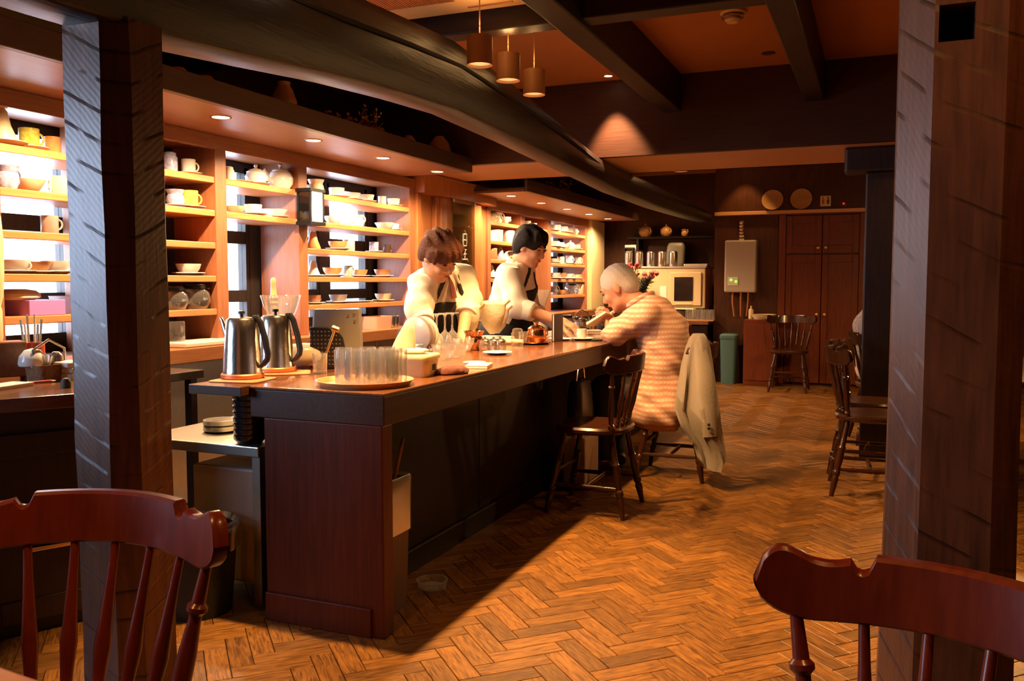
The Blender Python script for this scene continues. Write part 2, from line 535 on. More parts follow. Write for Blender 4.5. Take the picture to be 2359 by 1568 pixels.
def plaid():
    m, nt, p = _mat('plaid_shirt')
    N, L = nt.nodes.new, nt.links.new
    tc = N('ShaderNodeTexCoord')
    nz = N('ShaderNodeTexNoise'); nz.inputs['Scale'].default_value = 5
    vm = N('ShaderNodeVectorMath'); vm.operation = 'MULTIPLY_ADD'
    vm.inputs[1].default_value = (0.03, 0.03, 0.05)
    L(tc.outputs['Object'], nz.inputs['Vector']); L(nz.outputs['Color'], vm.inputs[0]); L(tc.outputs['Object'], vm.inputs[2])
    sx = N('ShaderNodeSeparateXYZ'); L(vm.outputs[0], sx.inputs[0])

    def stripe(sock, freq, width):
        a = N('ShaderNodeMath'); a.operation = 'MULTIPLY'; a.inputs[1].default_value = freq
        b = N('ShaderNodeMath'); b.operation = 'PINGPONG'; b.inputs[1].default_value = 1.0
        c = N('ShaderNodeMapRange'); c.inputs['From Min'].default_value = width - 0.18; c.inputs['From Max'].default_value = width + 0.18
        L(sock, a.inputs[0]); L(a.outputs[0], b.inputs[0]); L(b.outputs[0], c.inputs['Value'])
        return c.outputs['Result']
    xy = N('ShaderNodeMath'); xy.operation = 'ADD'
    L(sx.outputs[0], xy.inputs[0]); L(sx.outputs[1], xy.inputs[1])
    h = stripe(sx.outputs[2], 62, 0.5)
    v = stripe(xy.outputs[0], 62, 0.5)
    mx = N('ShaderNodeMix'); mx.data_type = 'RGBA'
    mx.inputs[6].default_value = (0.66, 0.50, 0.42, 1); mx.inputs[7].default_value = (0.56, 0.25, 0.17, 1)
    L(h, mx.inputs[0])
    m2 = N('ShaderNodeMix'); m2.data_type = 'RGBA'; m2.inputs[7].default_value = (0.58, 0.31, 0.22, 1)
    mu = N('ShaderNodeMath'); mu.operation = 'MULTIPLY'; mu.inputs[1].default_value = 0.55
    L(v, mu.inputs[0]); L(mu.outputs[0], m2.inputs[0]); L(mx.outputs[2], m2.inputs[6])
    L(m2.outputs[2], p.inputs['Base Color'])
    p.inputs['Roughness'].default_value = 0.85


plaid()


def parquet():
    m, nt, p = _mat('parquet_oak')
    N, L = nt.nodes.new, nt.links.new
    uv = N('ShaderNodeUVMap'); uv.uv_map = 'UVMap'
    at_ = N('ShaderNodeAttribute'); at_.attribute_name = 'rnd'
    oi = N('ShaderNodeObjectInfo')
    sm = N('ShaderNodeMath'); sm.operation = 'ADD'
    L(at_.outputs['Fac'], sm.inputs[0]); L(oi.outputs['Random'], sm.inputs[1])
    fr = N('ShaderNodeMath'); fr.operation = 'FRACT'; L(sm.outputs[0], fr.inputs[0])
    ml = N('ShaderNodeMath'); ml.operation = 'MULTIPLY'; ml.inputs[1].default_value = 53.0; L(fr.outputs[0], ml.inputs[0])
    cb = N('ShaderNodeCombineXYZ')
    for k in range(3): L(ml.outputs[0], cb.inputs[k])
    mp = N('ShaderNodeMapping'); mp.inputs['Scale'].default_value = (3.0, 26.0, 1.0)
    L(uv.outputs[0], mp.inputs['Vector']); L(cb.outputs[0], mp.inputs['Location'])
    n1 = N('ShaderNodeTexNoise'); n1.inputs['Scale'].default_value = 4.0; n1.inputs['Detail'].default_value = 5; n1.inputs['Distortion'].default_value = 0.9
    L(mp.outputs[0], n1.inputs['Vector'])
    rp = N('ShaderNodeValToRGB')
    e = rp.color_ramp.elements
    e[0].position = 0.34; e[0].color = (0.072, 0.026, 0.004, 1)
    e[1].position = 0.62; e[1].color = (0.205, 0.088, 0.016, 1)
    L(n1.outputs['Fac'], rp.inputs['Fac'])
    hs = N('ShaderNodeHueSaturation')
    mr = N('ShaderNodeMapRange'); mr.inputs['To Min'].default_value = 0.62; mr.inputs['To Max'].default_value = 1.25
    L(fr.outputs[0], mr.inputs['Value']); L(mr.outputs[0], hs.inputs['Value']); L(rp.outputs['Color'], hs.inputs['Color'])
    L(hs.outputs[0], p.inputs['Base Color'])
    p.inputs['Roughness'].default_value = 0.42
    p.inputs['Specular IOR Level'].default_value = 0.35
    b = N('ShaderNodeBump'); b.inputs['Strength'].default_value = 0.12; b.inputs['Distance'].default_value = 0.002
    L(n1.outputs['Fac'], b.inputs['Height']); L(b.outputs['Normal'], p.inputs['Normal'])


parquet()

# ================================================================== THE ROOM
XL, XR, YB, YF, ZC = -4.06, 3.0, -3.0, 11.2, 2.77
ZS = [1.885, 1.685, 1.49, 1.29, 1.09, 0.895]          # shelf tops

# ---- floor with herringbone blocks
floor = B().box(XL - 0.2, XR + 0.2, YB, 12.6, -0.10, -0.012).obj('floor', 'floor_bed', smooth=False)
tag(floor, 'orange brown oak herringbone parquet floor of the cafe', kind='structure')
PL, PW, PT = 0.255, 0.075, 0.012


def block_geo():
    g, t, c = 0.0011, PT, 0.0016
    x0, x1, y0, y1 = g, PL - g, g, PW - g
    vs = [(x0, y0, -t), (x1, y0, -t), (x1, y1, -t), (x0, y1, -t),
          (x0, y0, -c), (x1, y0, -c), (x1, y1, -c), (x0, y1, -c),
          (x0 + c, y0 + c, 0), (x1 - c, y0 + c, 0), (x1 - c, y1 - c, 0), (x0 + c, y1 - c, 0)]
    vs = [(x - PL / 2, y - PW / 2, z) for x, y, z in vs]
    fs = [(3, 2, 1, 0), (8, 9, 10, 11)]
    for a in (0, 4):
        for k in range(4):
            fs.append((a + k, a + (k + 1) % 4, a + 4 + (k + 1) % 4, a + 4 + k))
    return vs, fs


def set_uv(me, uvs):
    uvl = me.uv_layers.new(name='UVMap')
    li = np.empty(len(me.loops), dtype=np.int32)
    me.loops.foreach_get('vertex_index', li)
    uvl.data.foreach_set('uv', np.asarray(uvs, dtype=np.float32)[li].ravel())


bvs, bfs = block_geo()
bme = bpy.data.meshes.new('parquet_block')
bme.from_pydata(bvs, [], bfs)
bme.materials.append(MATS['parquet_oak'])
set_uv(bme, [(x, y) for x, y, z in bvs])
blocks = []
ca = math.cos(R(45))
for i in range(-150, 260):
    for j in range(-36, 36):
        ox, oy = i * PW + j * PL, i * PW - j * PL
        for (cx, cy, rot) in ((ox + PL / 2, oy + PW / 2, 0.0), (ox + PW / 2, oy + PW + PL / 2, 90.0)):
            x, y = (cx - cy) * ca - 0.05, (cx + cy) * ca
            if -3.3 < x < 2.9 and -0.4 < y < 11.05:
                blocks.append((x, y, R(45 + rot)))


def shown(x, y):
    d = Vector((x, y, 0)) - Vector((0, 0, EYE))
    f = d.dot(_f)
    if f < 0.3: return None
    px, py = IW / 2 + FPX * d.dot(_r) / f, IH / 2 - FPX * d.dot(_u) / f
    if not (440 < px < 2060 and 880 < py < 1600): return None
    if x < -1.83 and y > 2.45: return None
    return f


vis = sorted([(shown(x, y), k) for k, (x, y, a) in enumerate(blocks) if shown(x, y)])
near = {k for _, k in vis[:300]}
sv, sf, suv, srn = [], [], [], []
rr = random.Random(3)
for k, (x, y, a) in enumerate(blocks):
    dz = -0.0008 * rr.random()
    if k in near:
        inst('parquet_block', bme, floor, (x, y, dz), (0, 0, a))
    else:
        n0, q = len(sv), rr.random()
        c_, s_ = math.cos(a), math.sin(a)
        for (vx, vy, vz) in bvs:
            sv.append((x + vx * c_ - vy * s_, y + vx * s_ + vy * c_, vz + dz))
            suv.append((vx, vy)); srn.append(q)
        sf += [tuple(n0 + t for t in f) for f in bfs]
sme = bpy.data.meshes.new('parquet_blocks')
sme.from_pydata(sv, [], sf)
sme.materials.append(MATS['parquet_oak'])
set_uv(sme, suv)
sme.attributes.new('rnd', 'FLOAT', 'POINT').data.foreach_set('value', srn)
so = bpy.data.objects.new('parquet_blocks', sme)
COL.objects.link(so)
so.parent = floor
so['kind'] = 'stuff'


def struct(b, name, mat, label, **k):
    return tag(b.obj(name, mat, smooth=False, **k), label, kind='structure')


# ---- walls and ceiling
WIN = [(-0.75, 1.45), (2.93, 3.45), (4.42, 4.92), (5.16, 5.74), (5.86, 6.45), (10.55, 11.33)]
WZ0, WZ1 = 0.95, 2.04
b = B().box(XL - 0.08, XL, YB, 12.5, -0.1, WZ0).box(XL - 0.08, XL, YB, 12.5, WZ1, ZC)
prev = YB
for y0, y1 in WIN:
    b.box(XL - 0.08, XL, prev, y0, WZ0, WZ1)
    prev = y1
b.box(XL - 0.08, XL, prev, 12.5, WZ0, WZ1)
struct(b, 'wall_left', 'window_frame_wood', 'dark wall with windows behind the cup shelves')
struct(B().box(XR, XR + 0.14, YB, 12.5, -0.1, ZC), 'wall_right', 'dark_wall_wood', 'dark wooden wall of the dining side')
struct(B().box(XL - 0.08, XR + 0.14, YB - 0.14, YB, -0.1, ZC), 'wall_front', 'dark_wall_wood', 'dark wooden wall behind the seats')
struct(B().box(-1.92, XR, YF, YF + 0.14, -0.1, ZC).box(-1.92, -1.80, YF + 0.14, 12.36, -0.1, ZC), 'wall_back', 'dark_wall_wood', 'dark wooden back wall with the door')
struct(B().box(XL - 0.08, -1.80, 12.36, 12.5, -0.1, ZC), 'wall_kitchen', 'dark_wall_wood', 'dark back wall of the service corner')
struct(B().box(XL - 0.08, XR + 0.14, YB - 0.14, 12.5, ZC, ZC + 0.12), 'ceiling', 'ceiling_plaster', 'orange brown plaster ceiling between the dark beams')
struct(B().box(XL + 0.002, XL + 0.02, 2.1, 3.9, 2.3, ZC - 0.002), 'trim_1', 'cream_plaster', 'yellow plaster panel high on the left wall')

struct(B().box(XL + 0.002, XL + 0.02, 3.9, 12.3, 2.2, ZC - 0.002), 'trim_2', 'header_wood', 'dark brown board high on the left wall above the soffit')
# ---- windows
for k, (y0, y1) in enumerate(WIN):
    e = bpy.data.objects.new('window_%d' % (k + 1), None)
    e.location = (XL - 0.04, (y0 + y1) / 2, WZ0)
    COL.objects.link(e)
    tag(e, 'bright daylit window number %d along the cup wall' % (k + 1), kind='structure')
    hw, hh = (y1 - y0) / 2, WZ1 - WZ0
    f = 0.035
    b = B().box(-0.035, 0.035, -hw, -hw + f, 0, hh).box(-0.035, 0.035, hw - f, hw, 0, hh)
    b.box(-0.035, 0.035, -hw, hw, 0, 0.03).box(-0.035, 0.035, -hw, hw, hh - 0.04, hh)
    b.obj('window_frame', 'window_frame_wood', e, smooth=False)
    for za, zb in ((1.515, 1.60), (1.115, 1.195)):
        B().box(-0.03, 0.03, -hw + f, hw - f, za - WZ0, zb - WZ0).obj('window_rail', 'window_frame_wood', e, smooth=False)
    zz = [WZ0 + 0.03, 1.115, 1.195, 1.515, 1.60, WZ1 - 0.04]
    for q in range(0, 6, 2):
        B().box(-0.003, 0.003, -hw + f, hw - f, zz[q] - WZ0, zz[q + 1] - WZ0).obj('pane', 'window_glass', e, smooth=False)

# ---- ceiling beams
def beam(name, mat, label, x0, x1, y0, y1, z0, z1):
    o = B().box(x0 - (x0 + x1) / 2, x1 - (x0 + x1) / 2, y0 - (y0 + y1) / 2, y1 - (y0 + y1) / 2, 0, z1 - z0).obj(
        name, mat, loc=((x0 + x1) / 2, (y0 + y1) / 2, z0), smooth=False, bevel=0.008)
    return tag(o, label, 'beam')


beam('ceiling_beam', 'ceiling_beam_wood', 'dark ceiling beam running lengthwise just right of the three cylinder lamps', -1.50, -1.36, YB, 6.44, 2.50, ZC)
beam('ceiling_beam', 'ceiling_beam_wood', 'dark lengthwise ceiling beam right of the smoke detector', -0.50, -0.37, YB, 6.44, 2.50, ZC)
beam('ceiling_beam', 'ceiling_beam_wood', 'dark lengthwise ceiling beam over the dining side, beyond the big right post', 0.95, 1.09, YB, 6.44, 2.50, ZC)
beam('cross_beam', 'cross_beam_wood', 'dark cross beam under the ceiling between the air vent and the cylinder lamps', XL, XR, 4.12, 4.25, 2.53, ZC)
beam('cross_beam', 'cross_beam_wood', 'dark cross beam under the ceiling over the near seats', XL, XR, 0.6, 0.74, 2.51, ZC)
beam('tie_beam', 'cross_beam_wood', 'short dark tie beam from the left post to the window wall', XL, -2.13, 1.88, 2.06, 2.16, 2.24)
# deep header across the room
hd = thing('ceiling_header', 'deep brown header across the ceiling with a spotlight on its face', 'header', (0, 6.97, 2.2))
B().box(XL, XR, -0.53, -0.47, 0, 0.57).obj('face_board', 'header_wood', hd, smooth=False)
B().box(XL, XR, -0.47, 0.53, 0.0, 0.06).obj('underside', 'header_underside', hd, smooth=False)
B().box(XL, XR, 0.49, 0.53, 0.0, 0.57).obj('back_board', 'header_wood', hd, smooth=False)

# ---- the bent log beam over the bar
LB = [(-0.6, 1.95, 2.34), (0.6, 1.955, 2.35), (1.7, 1.965, 2.36), (2.05, 1.98, 2.385), (2.5, 2.01, 2.405), (3.0, 2.058, 2.425), (3.5, 2.092, 2.452), (4.0, 2.11, 2.472), (4.4, 2.105, 2.445),
      (4.8, 2.088, 2.408), (5.2, 2.072, 2.372), (5.57, 2.056, 2.33), (6.0, 2.04, 2.27), (6.41, 2.025, 2.215), (7.0, 2.0, 2.20), (7.67, 1.985, 2.195),
      (8.4, 1.98, 2.19), (9.2, 1.985, 2.18), (10.1, 1.997, 2.165), (11.15, 2.01, 2.15)]
rings = []
rl = random.Random(5)
for (y, zb, zt) in LB:
    zb += 0.004 * rl.uniform(-1, 1)
    h = zt - zb
    xo = 0.006 * rl.uniform(-1, 1)
    pts = [(-2.14, zb + .008), (-2.13, zb), (-1.975, zb), (-1.962, zb + .012), (-1.952, zb + h * .45), (-1.965, zb + h * .80), (-2.0, zt - .01), (-2.05, zt), (-2.11, zt - .02), (-2.15, zb + h * .7), (-2.155, zb + h * .35)]
    rings.append([(x + xo + 2.05, y - 6.4, z - 2.0) for x, z in pts])
lg = B().loft(rings).obj('log_beam', 'log_wood', loc=(-2.05, 6.4, 2.0), angle=50)
tag(lg, 'long dark bent log beam arching over the whole bar', 'beam')
# a long drying crack and two lashings on the log
crk = []
for (y, zb, zt) in LB[4:14]:
    crk.append((0.094, y - 6.4, zb + (zt - zb) * 0.62 - 2.0))
B().tube(crk, [0.002] + [0.006] * 8 + [0.002], 6, 1.6).obj('drying_crack', 'mortise_black', lg)
# ---- posts
def post(name, mat, label, loc, prof_rings):
    o = B().loft([[(x, y, z) for x, y in pr] for z, pr in prof_rings]).obj(name, mat, loc=loc, angle=25)
    return tag(o, label, 'post')


def chamf(hx, hy, c, jit=0, rnd=random.Random(11)):
    p = [(-hx + c * .3, -hy), (hx - c, -hy), (hx, -hy + c), (hx, hy - c * .4), (hx - c * .4, hy), (-hx + c * .4, hy), (-hx, hy - c * .4), (-hx, -hy + c * .3)]
    return [(x + rnd.uniform(-jit, jit), y + rnd.uniform(-jit, jit)) for x, y in p]


post('left_post', 'post_wood', 'rough hewn dark post in front of the left end of the bar', (-2.055, 1.915, 0),
     [(z, chamf(0.105, 0.098, 0.055, 0.003)) for z in (0, .2, .4, .6, .8, 1.0, 1.2, 1.4, 1.6, 1.8, 1.99)])
RPP = [(-0.066, -0.100), (0.060, -0.100), (0.108, -0.072), (0.118, 0.02), (0.112, 0.10), (-0.112, 0.10), (-0.128, 0.06), (-0.126, 0.005)]
rp_ = post('right_post', 'post_wood', 'massive adzed post with a square mortise hole at the right edge', (0.155, 2.0, 0),
     [(z, [(x * (1.0 + 0.12 * max(0, 0.9 - z)), y) for x, y in RPP]) for z in (0, .2, .4, .6, .8, 1.0, 1.2, 1.4, 1.6, 1.8, 2.0, 2.3, 2.6, ZC)])


def cut_box(o, x0, x1, y0, y1, z0, z1):
    c = B().box(x0, x1, y0, y1, z0, z1).obj('cutter', None, loc=o.location, smooth=False)
    md = o.modifiers.new('cut', 'BOOLEAN'); md.object = c; md.operation = 'DIFFERENCE'; md.solver = 'EXACT'
    bpy.context.view_layer.update()
    me = bpy.data.meshes.new_from_object(o.evaluated_get(bpy.context.evaluated_depsgraph_get()))
    o.modifiers.clear(); o.data = me
    bpy.data.objects.remove(c)


cut_box(rp_, -0.059, 0.004, -0.13, -0.02, 1.713, 1.783)
B().box(-0.059, 0.004, -0.035, -0.0195, 1.713, 1.783).obj('mortise_back', 'mortise_black', rp_, smooth=False)
fp = thing('far_post', 'black square post standing among the dining chairs, under the header', 'post', (0.0, 6.72, 0))
B().box(-0.095, 0.095, -0.095, 0.095, 0, 2.02).obj('shaft', 'far_post_wood', fp, smooth=False, bevel=0.012)
B().box(-0.24, 0.30, -0.10, 0.10, 2.02, 2.20).obj('bracket', 'far_post_wood', fp, smooth=False, bevel=0.02)

# ---- soffit over the shelves, near and far
def soffit(label, y0, y1, z):
    t = thing('shelf_soffit', label, 'soffit', (-3.38, (y0 + y1) / 2, z))
    h = (y1 - y0) / 2
    B().box(-0.68, 0.30, -h, h, 0.0, 0.02).obj('underside', 'soffit_wood', t, smooth=False)
    B().box(0.30, 0.335, -h, h, 0.0, 0.115).obj('fascia', 'fascia_wood', t, smooth=False, bevel=0.004)
    B().box(-0.68, 0.30, -h, h, 0.02, 0.04).obj('top_board', 'fascia_wood', t, smooth=False)
    return t


SOF1, SOF2 = 2.135, 2.10
soffit('brown wooden soffit with four downlights over the near cup shelves', 2.10, 6.42, SOF1)
soffit('brown wooden soffit with five downlights over the far cup shelves', 7.62, 11.75, SOF2)
B_ = B().box(XL, -3.60, 6.63, 8.16, 2.02, 2.19)
o = B_.obj('lintel_board', 'panel_wood', smooth=False)
tag(o, 'dark orange lintel board above the glass sign panel', 'lintel')

# ---- shelf units
XS0, XS1 = -4.03, -3.70


def shelf_unit(label, posts, bays, valz, ytop):
    y0, y1 = posts[0][0], posts[-1][1]
    yc = (y0 + y1) / 2
    t = thing('cup_shelf', label, 'shelving', (XS1, yc, 0.88))
    for a, b_ in posts:
        B().box(XS0 - XS1, 0.0, a - yc, b_ - yc, 0.0, valz[0] + 0.03 - 0.88).obj('divider', 'divider_wood', t, smooth=False, bevel=0.003)
    B().box(-0.03, 0.012, y0 - yc, y1 - yc, valz[0] - 0.88, valz[1] - 0.88).obj('valance', 'valance_wood', t, smooth=False, bevel=0.003)
    B().box(XS0 - XS1, -0.03, y0 - yc, y1 - yc, valz[0] + 0.02 - 0.88, valz[0] + 0.045 - 0.88).obj('top_board', 'valance_wood', t, smooth=False)
    for (a, b_, levels) in bays:
        for lv in levels:
            z = ZS[lv]
            B().box(XS0 - XS1, -0.004, a - yc, b_ - yc, z - 0.038 - 0.88, z - 0.88).obj('shelf', 'shelf_wood', t, smooth=False, bevel=0.004)
    return t


ALL = [0, 1, 2, 3, 4]
shelf_unit('near wall of wooden cup shelves with windows behind', [(2.70, 2.78), (3.38, 3.46), (4.18, 4.28), (5.0, 5.1), (6.55, 6.63)],
           [(2.78, 3.38, ALL), (3.46, 4.18, ALL), (4.28, 5.0, [0, 1]), (5.1, 6.55, ALL)], (2.05, SOF1), None)
shelf_unit('far wall of wooden cup shelves past the glass sign', [(8.16, 8.24), (9.06, 9.18), (9.92, 10.04), (11.40, 11.48)],
           [(8.24, 9.06, ALL), (9.18, 9.92, [0, 1]), (10.04, 11.40, ALL)], (2.0, SOF2), None)
# back counter under the shelves
bc = thing('back_counter', 'long wooden back counter below the cup shelves', 'counter', (-3.78, 7.1, 0))
B().box(-0.27, 0.24, -4.5, 4.3, 0.80, 0.88).obj('worktop', 'valance_wood', bc, smooth=False, bevel=0.004)
for q in range(11):
    ya = -4.5 + q * 0.8
    B().box(-0.26, 0.20, ya + 0.005, ya + 0.795, 0.0, 0.80).obj('steel_front', 'brushed_steel', bc, smooth=False, bevel=0.004)

# ---- the panel between the two shelf walls with the glass sign
pn = thing('sign_panel', 'orange wooden pier carrying the glass sign between the cup shelves', 'pier', (-3.70, 7.4, 0.88))
B().box(-0.33, -0.02, -0.77, 0.76, 0.0, 1.14).obj('back_panel', 'panel_wood', pn, smooth=False)
B().box(-0.02, 0.05, -0.36, 0.50, 0.0, 1.14).obj('pier_board', 'panel_wood', pn, smooth=False, bevel=0.004)
B().box(-0.02, 0.03, -0.77, -0.70, 0.0, 1.14).obj('pilaster', 'panel_wood', pn, smooth=False, bevel=0.006)
B().box(-0.02, 0.03, -0.42, -0.36, 0.0, 1.14).obj('pilaster', 'panel_wood', pn, smooth=False, bevel=0.006)
gs = thing('glass_sign', 'tall glass sign panel with white brush characters on the orange pier', 'sign', (-3.635, 7.47, 0.94))
B().box(0.0, 0.012, -0.25, 0.22, 0.0, 1.10).obj('glass_plate', 'sign_glass', gs, smooth=False, bevel=0.003)
for (yy, zz) in ((-0.24, 1.06), (0.21, 1.05), (-0.24, 0.02), (0.21, 0.02)):
    B().box(-0.004, 0.02, yy - 0.012, yy + 0.012, zz - 0.01, zz + 0.07).obj('clip', 'steel', gs, smooth=False, bevel=0.003)
# brush characters, strokes traced in (along wall, height)
S1 = [[(0.0, .80), (.03, .775)], [(-.035, .765), (-.04, .70), (-.03, .655)], [(-.035, .765), (.04, .765), (.045, .70), (.035, .655)], [(-.03, .71), (.03, .71)], [(-.03, .655), (.035, .655)],
      [(-.035, .615), (.035, .62)], [(-.03, .575), (.035, .58)], [(.0, .62), (.0, .535)], [(-.085, .545), (-.05, .525), (.05, .53), (.075, .51)], [(.09, .845), (.10, .83)]]
S2 = [[(-.06, .38), (.0, .385), (-.02, .35)], [(-.07, .32), (.0, .325)], [(-.035, .375), (-.035, .27)], [(-.075, .26), (.0, .28)], [(.03, .395), (.03, .25), (.0, .20)], [(.065, .40), (.065, .20)],
      [(.0, .345), (.03, .35)], [(.0, .30), (.03, .305)], [(.065, .35), (.10, .355)], [(.065, .30), (.10, .305)], [(.065, .25), (.10, .24)], [(-.05, .235), (.02, .22), (.08, .18)]]
for nm, ss in (('character', S1), ('character', S2)):
    b = B()
    for st in ss:
        pts = [(0.0135, a - 0.01, c) for a, c in st]
        b.tube(pts, [0.0085] + [0.0065] * (len(pts) - 2) + [0.004], 6)
    b.obj(nm, 'etched_white', gs)

# cream lit end wall of the far shelf
o = B().box(-0.35, 0.06, -0.30, 0.30, 0, 1.22).obj('end_wall', 'cream_plaster', loc=(-3.70, 11.79, 0.88), smooth=False)
tag(o, 'cream plastered end wall lit beside the far cup shelves', 'wall end')

# ---- back door and rail
tag(B().box(-1.92 + 1.0, 0.9, -0.05, 0.0, 0, 0.045).obj('plate_rail', 'header_underside', loc=(-1.0, YF, 2.085), smooth=False, bevel=0.004), 'narrow wooden plate rail above the back door', 'rail')
d = bpy.data.objects.new('door_1', None); d.location = (-0.63, YF - 0.03, 0); COL.objects.link(d)
tag(d, 'red brown panelled double door in the back wall', kind='structure')
B().box(-0.50, -0.42, -0.03, 0.03, 0, 2.07).box(0.42, 0.50, -0.03, 0.03, 0, 2.07).box(-0.5, 0.5, -0.03, 0.03, 2.07, 2.085).obj('door_frame', 'door_wood', d, smooth=False, bevel=0.004)


def leaf(x0, x1, z0, z1, name):
    lf = B().box(x0 + .004, x1 - .004, -0.008, 0.012, z0, z1).obj(name, 'door_wood', d, smooth=False)
    m = 0.075
    B().box(x0 + .004, x0 + m, -0.02, -0.008, z0, z1).box(x1 - m, x1 - .004, -0.02, -0.008, z0, z1).box(x0 + m, x1 - m, -0.02, -0.008, z1 - m * 1.3, z1).box(x0 + m, x1 - m, -0.02, -0.008, z0, z0 + m * 1.3).obj('panel_moulding', 'door_wood', lf, smooth=False, bevel=0.006)
    return lf


for x0, x1 in ((-0.42, 0.0), (0.0, 0.42)):
    s_ = 1 if x0 < 0 else -1
    kx = -0.045 * s_
    lf = leaf(x0, x1, 1.60, 2.06, 'upper_leaf')
    B().lathe([(0.0, 0), (.008, 0), (.008, .012), (.018, .02), (.018, .03), (0, .036)], n=12, m=Matrix.Translation((kx, -0.02, 1.67)) @ Matrix.Rotation(R(90), 4, 'X')).obj('knob', 'brass', lf)
    lf = leaf(x0, x1, 0.02, 1.585, 'lower_leaf')
    B().lathe([(0.0, 0), (.008, 0), (.008, .012), (.018, .02), (.018, .03), (0, .036)], n=12, m=Matrix.Translation((kx, -0.02, 0.86)) @ Matrix.Rotation(R(90), 4, 'X')).obj('knob', 'brass', lf)
tag(B().box(-2.0, 3.6, 0, 0.015, 0, 0.11).obj('baseboard_back', 'dark_base_wood', loc=(-0.6 + 0.0, YF - 0.016, 0), smooth=False), 'dark baseboard of the back wall', kind='structure') if False else None

# ================================================================== LAMPS
def cylinder_lamp(label, x, y, zb, power, h=0.136, r=0.062, grp=None, ang=90):
    t = thing('cylinder_lamp', label, 'lamp', (x, y, zb), group=grp)
    B().lathe([(r * .86, 0.012), (r, 0.0), (r, h), (r * .3, h + .004), (r * .3, h * .8), (r * .86, h * .7), (r * .86, 0.012)], n=28, caps=False).obj('shade', 'lamp_tan', t)
    B().lathe([(0.0035, h), (0.0035, ZC - zb)], n=8).obj('cord', 'lamp_tan', t)
    B().lathe([(0.0, 0.052), (r * .55, 0.05), (r * .6, 0.046), (r * .55, 0.035), (0, 0.025)], n=20).obj('bulb', 'bulb_glow', t)
    spot('cylinder_lamp_light', (0, 0, 0.0), (0.20, 0, -1), power, TUNG, ang, 0.4, 0.03, t)
    # light that leaks out of the open top of the shade
    l = bpy.data.lights.new('cylinder_lamp_leak', 'POINT'); l.energy = 1.4; l.color = TUNG; l.shadow_soft_size = 0.03
    lo = bpy.data.objects.new('cylinder_lamp_leak', l); lo.location = (0, 0, h + .05); lo.parent = t; COL.objects.link(lo)
    return t


CL = 210
for (y, lab) in ((3.88, 'tan cylinder lamp nearest the air vent, partly behind the log beam'), (4.23, 'middle one of the three tan cylinder lamps above the log beam'), (4.60, 'tan cylinder lamp nearest the header, lowest in the picture')):
    cylinder_lamp(lab, -1.80, y, 2.295, CL, grp='cylinder lamps over the bar')
cylinder_lamp('tan cylinder lamp hung over the bar end with the tray of glasses', -1.80, 2.68, 2.36, 560, ang=74, grp='cylinder lamps over the bar')
cylinder_lamp('tan cylinder lamp over the far part of the bar, beyond the header', -1.75, 8.3, 2.30, 220, grp='cylinder lamps over the bar')


def downlight(label, x, y, z, power, r=0.047, ang=160, color=SHELFL, tgt=None, grp='shelf downlights'):
    t = thing('downlight', label, 'downlight', (x, y, z), group=grp)
    B().lathe([(r * 1.18, -0.004), (r * 1.22, 0.0), (r * 1.18, 0.0), (r, -0.0045), (r, 0.0)], n=24, caps=False).obj('rim', 'copper_matte', t)
    B().lathe([(0.0, -0.002), (r * .96, -0.002), (r * .96, -0.0005), (0, -0.0005)], n=24).obj('lens', 'bulb_glow', t)
    spot('downlight_light', (0, 0, -0.012), tgt or (0, 0, -1), power, color, ang, 0.5, 0.03, t)
    return t


NEARN = ['nearest the left post', 'second from the left post', 'third from the left post', 'at the far end by the sign pier']
for k, y in enumerate((3.75, 4.58, 5.41, 6.24)):
    downlight('round recessed downlight in the near soffit, ' + NEARN[k], -3.27, y, SOF1, 160)
FARN = ['first after the sign pier', 'second after the sign pier', 'third after the sign pier', 'second from the cream end wall', 'at the cream end wall']
for k, y in enumerate((7.95, 8.78, 9.62, 10.45, 11.28)):
    downlight('small round downlight in the far soffit, ' + FARN[k], -3.35, y, SOF2, 140)
downlight('round recessed downlight in the soffit left of the near post', -3.27, 2.9, SOF1, 160)
# spot on the header face
downlight('small recessed spot in the ceiling lighting the header face', -1.87, 6.28, ZC - 0.001, 300, r=0.03, ang=62, color=(1, .62, .34), tgt=(0.05, 0.05, -1), grp='ceiling spots')
downlight('recessed spot lighting the back wall beside the water heater', -1.55, 10.95, ZC - 0.001, 34, r=0.03, ang=70, color=TUNG, tgt=(0, 0.12, -1), grp='ceiling spots')
downlight('recessed spot over the cream oven in the back corner', -2.6, 11.45, ZC - 0.001, 90, r=0.03, ang=80, color=TUNG, tgt=(0, 0.15, -1), grp='ceiling spots')
# lamps of the dining side (they light floor and posts from beyond the picture)
for (x, y, p_, lab) in ((0.55, 3.3, 50, 'over the near dining table'), (0.75, 6.0, 60, 'over the far dining chairs'), (-0.9, 9.0, 80, 'before the back door'), (1.6, 8.6, 50, 'over the back dining corner'), (0.22, 1.25, 60, 'over the seats by the right post'), (-1.3, 0.2, 100, 'over the seats by the left post')):
    downlight('recessed dining room downlight ' + lab, x, y, ZC - 0.001, p_, r=0.05, ang=120, color=TUNG2, grp='dining room downlights')

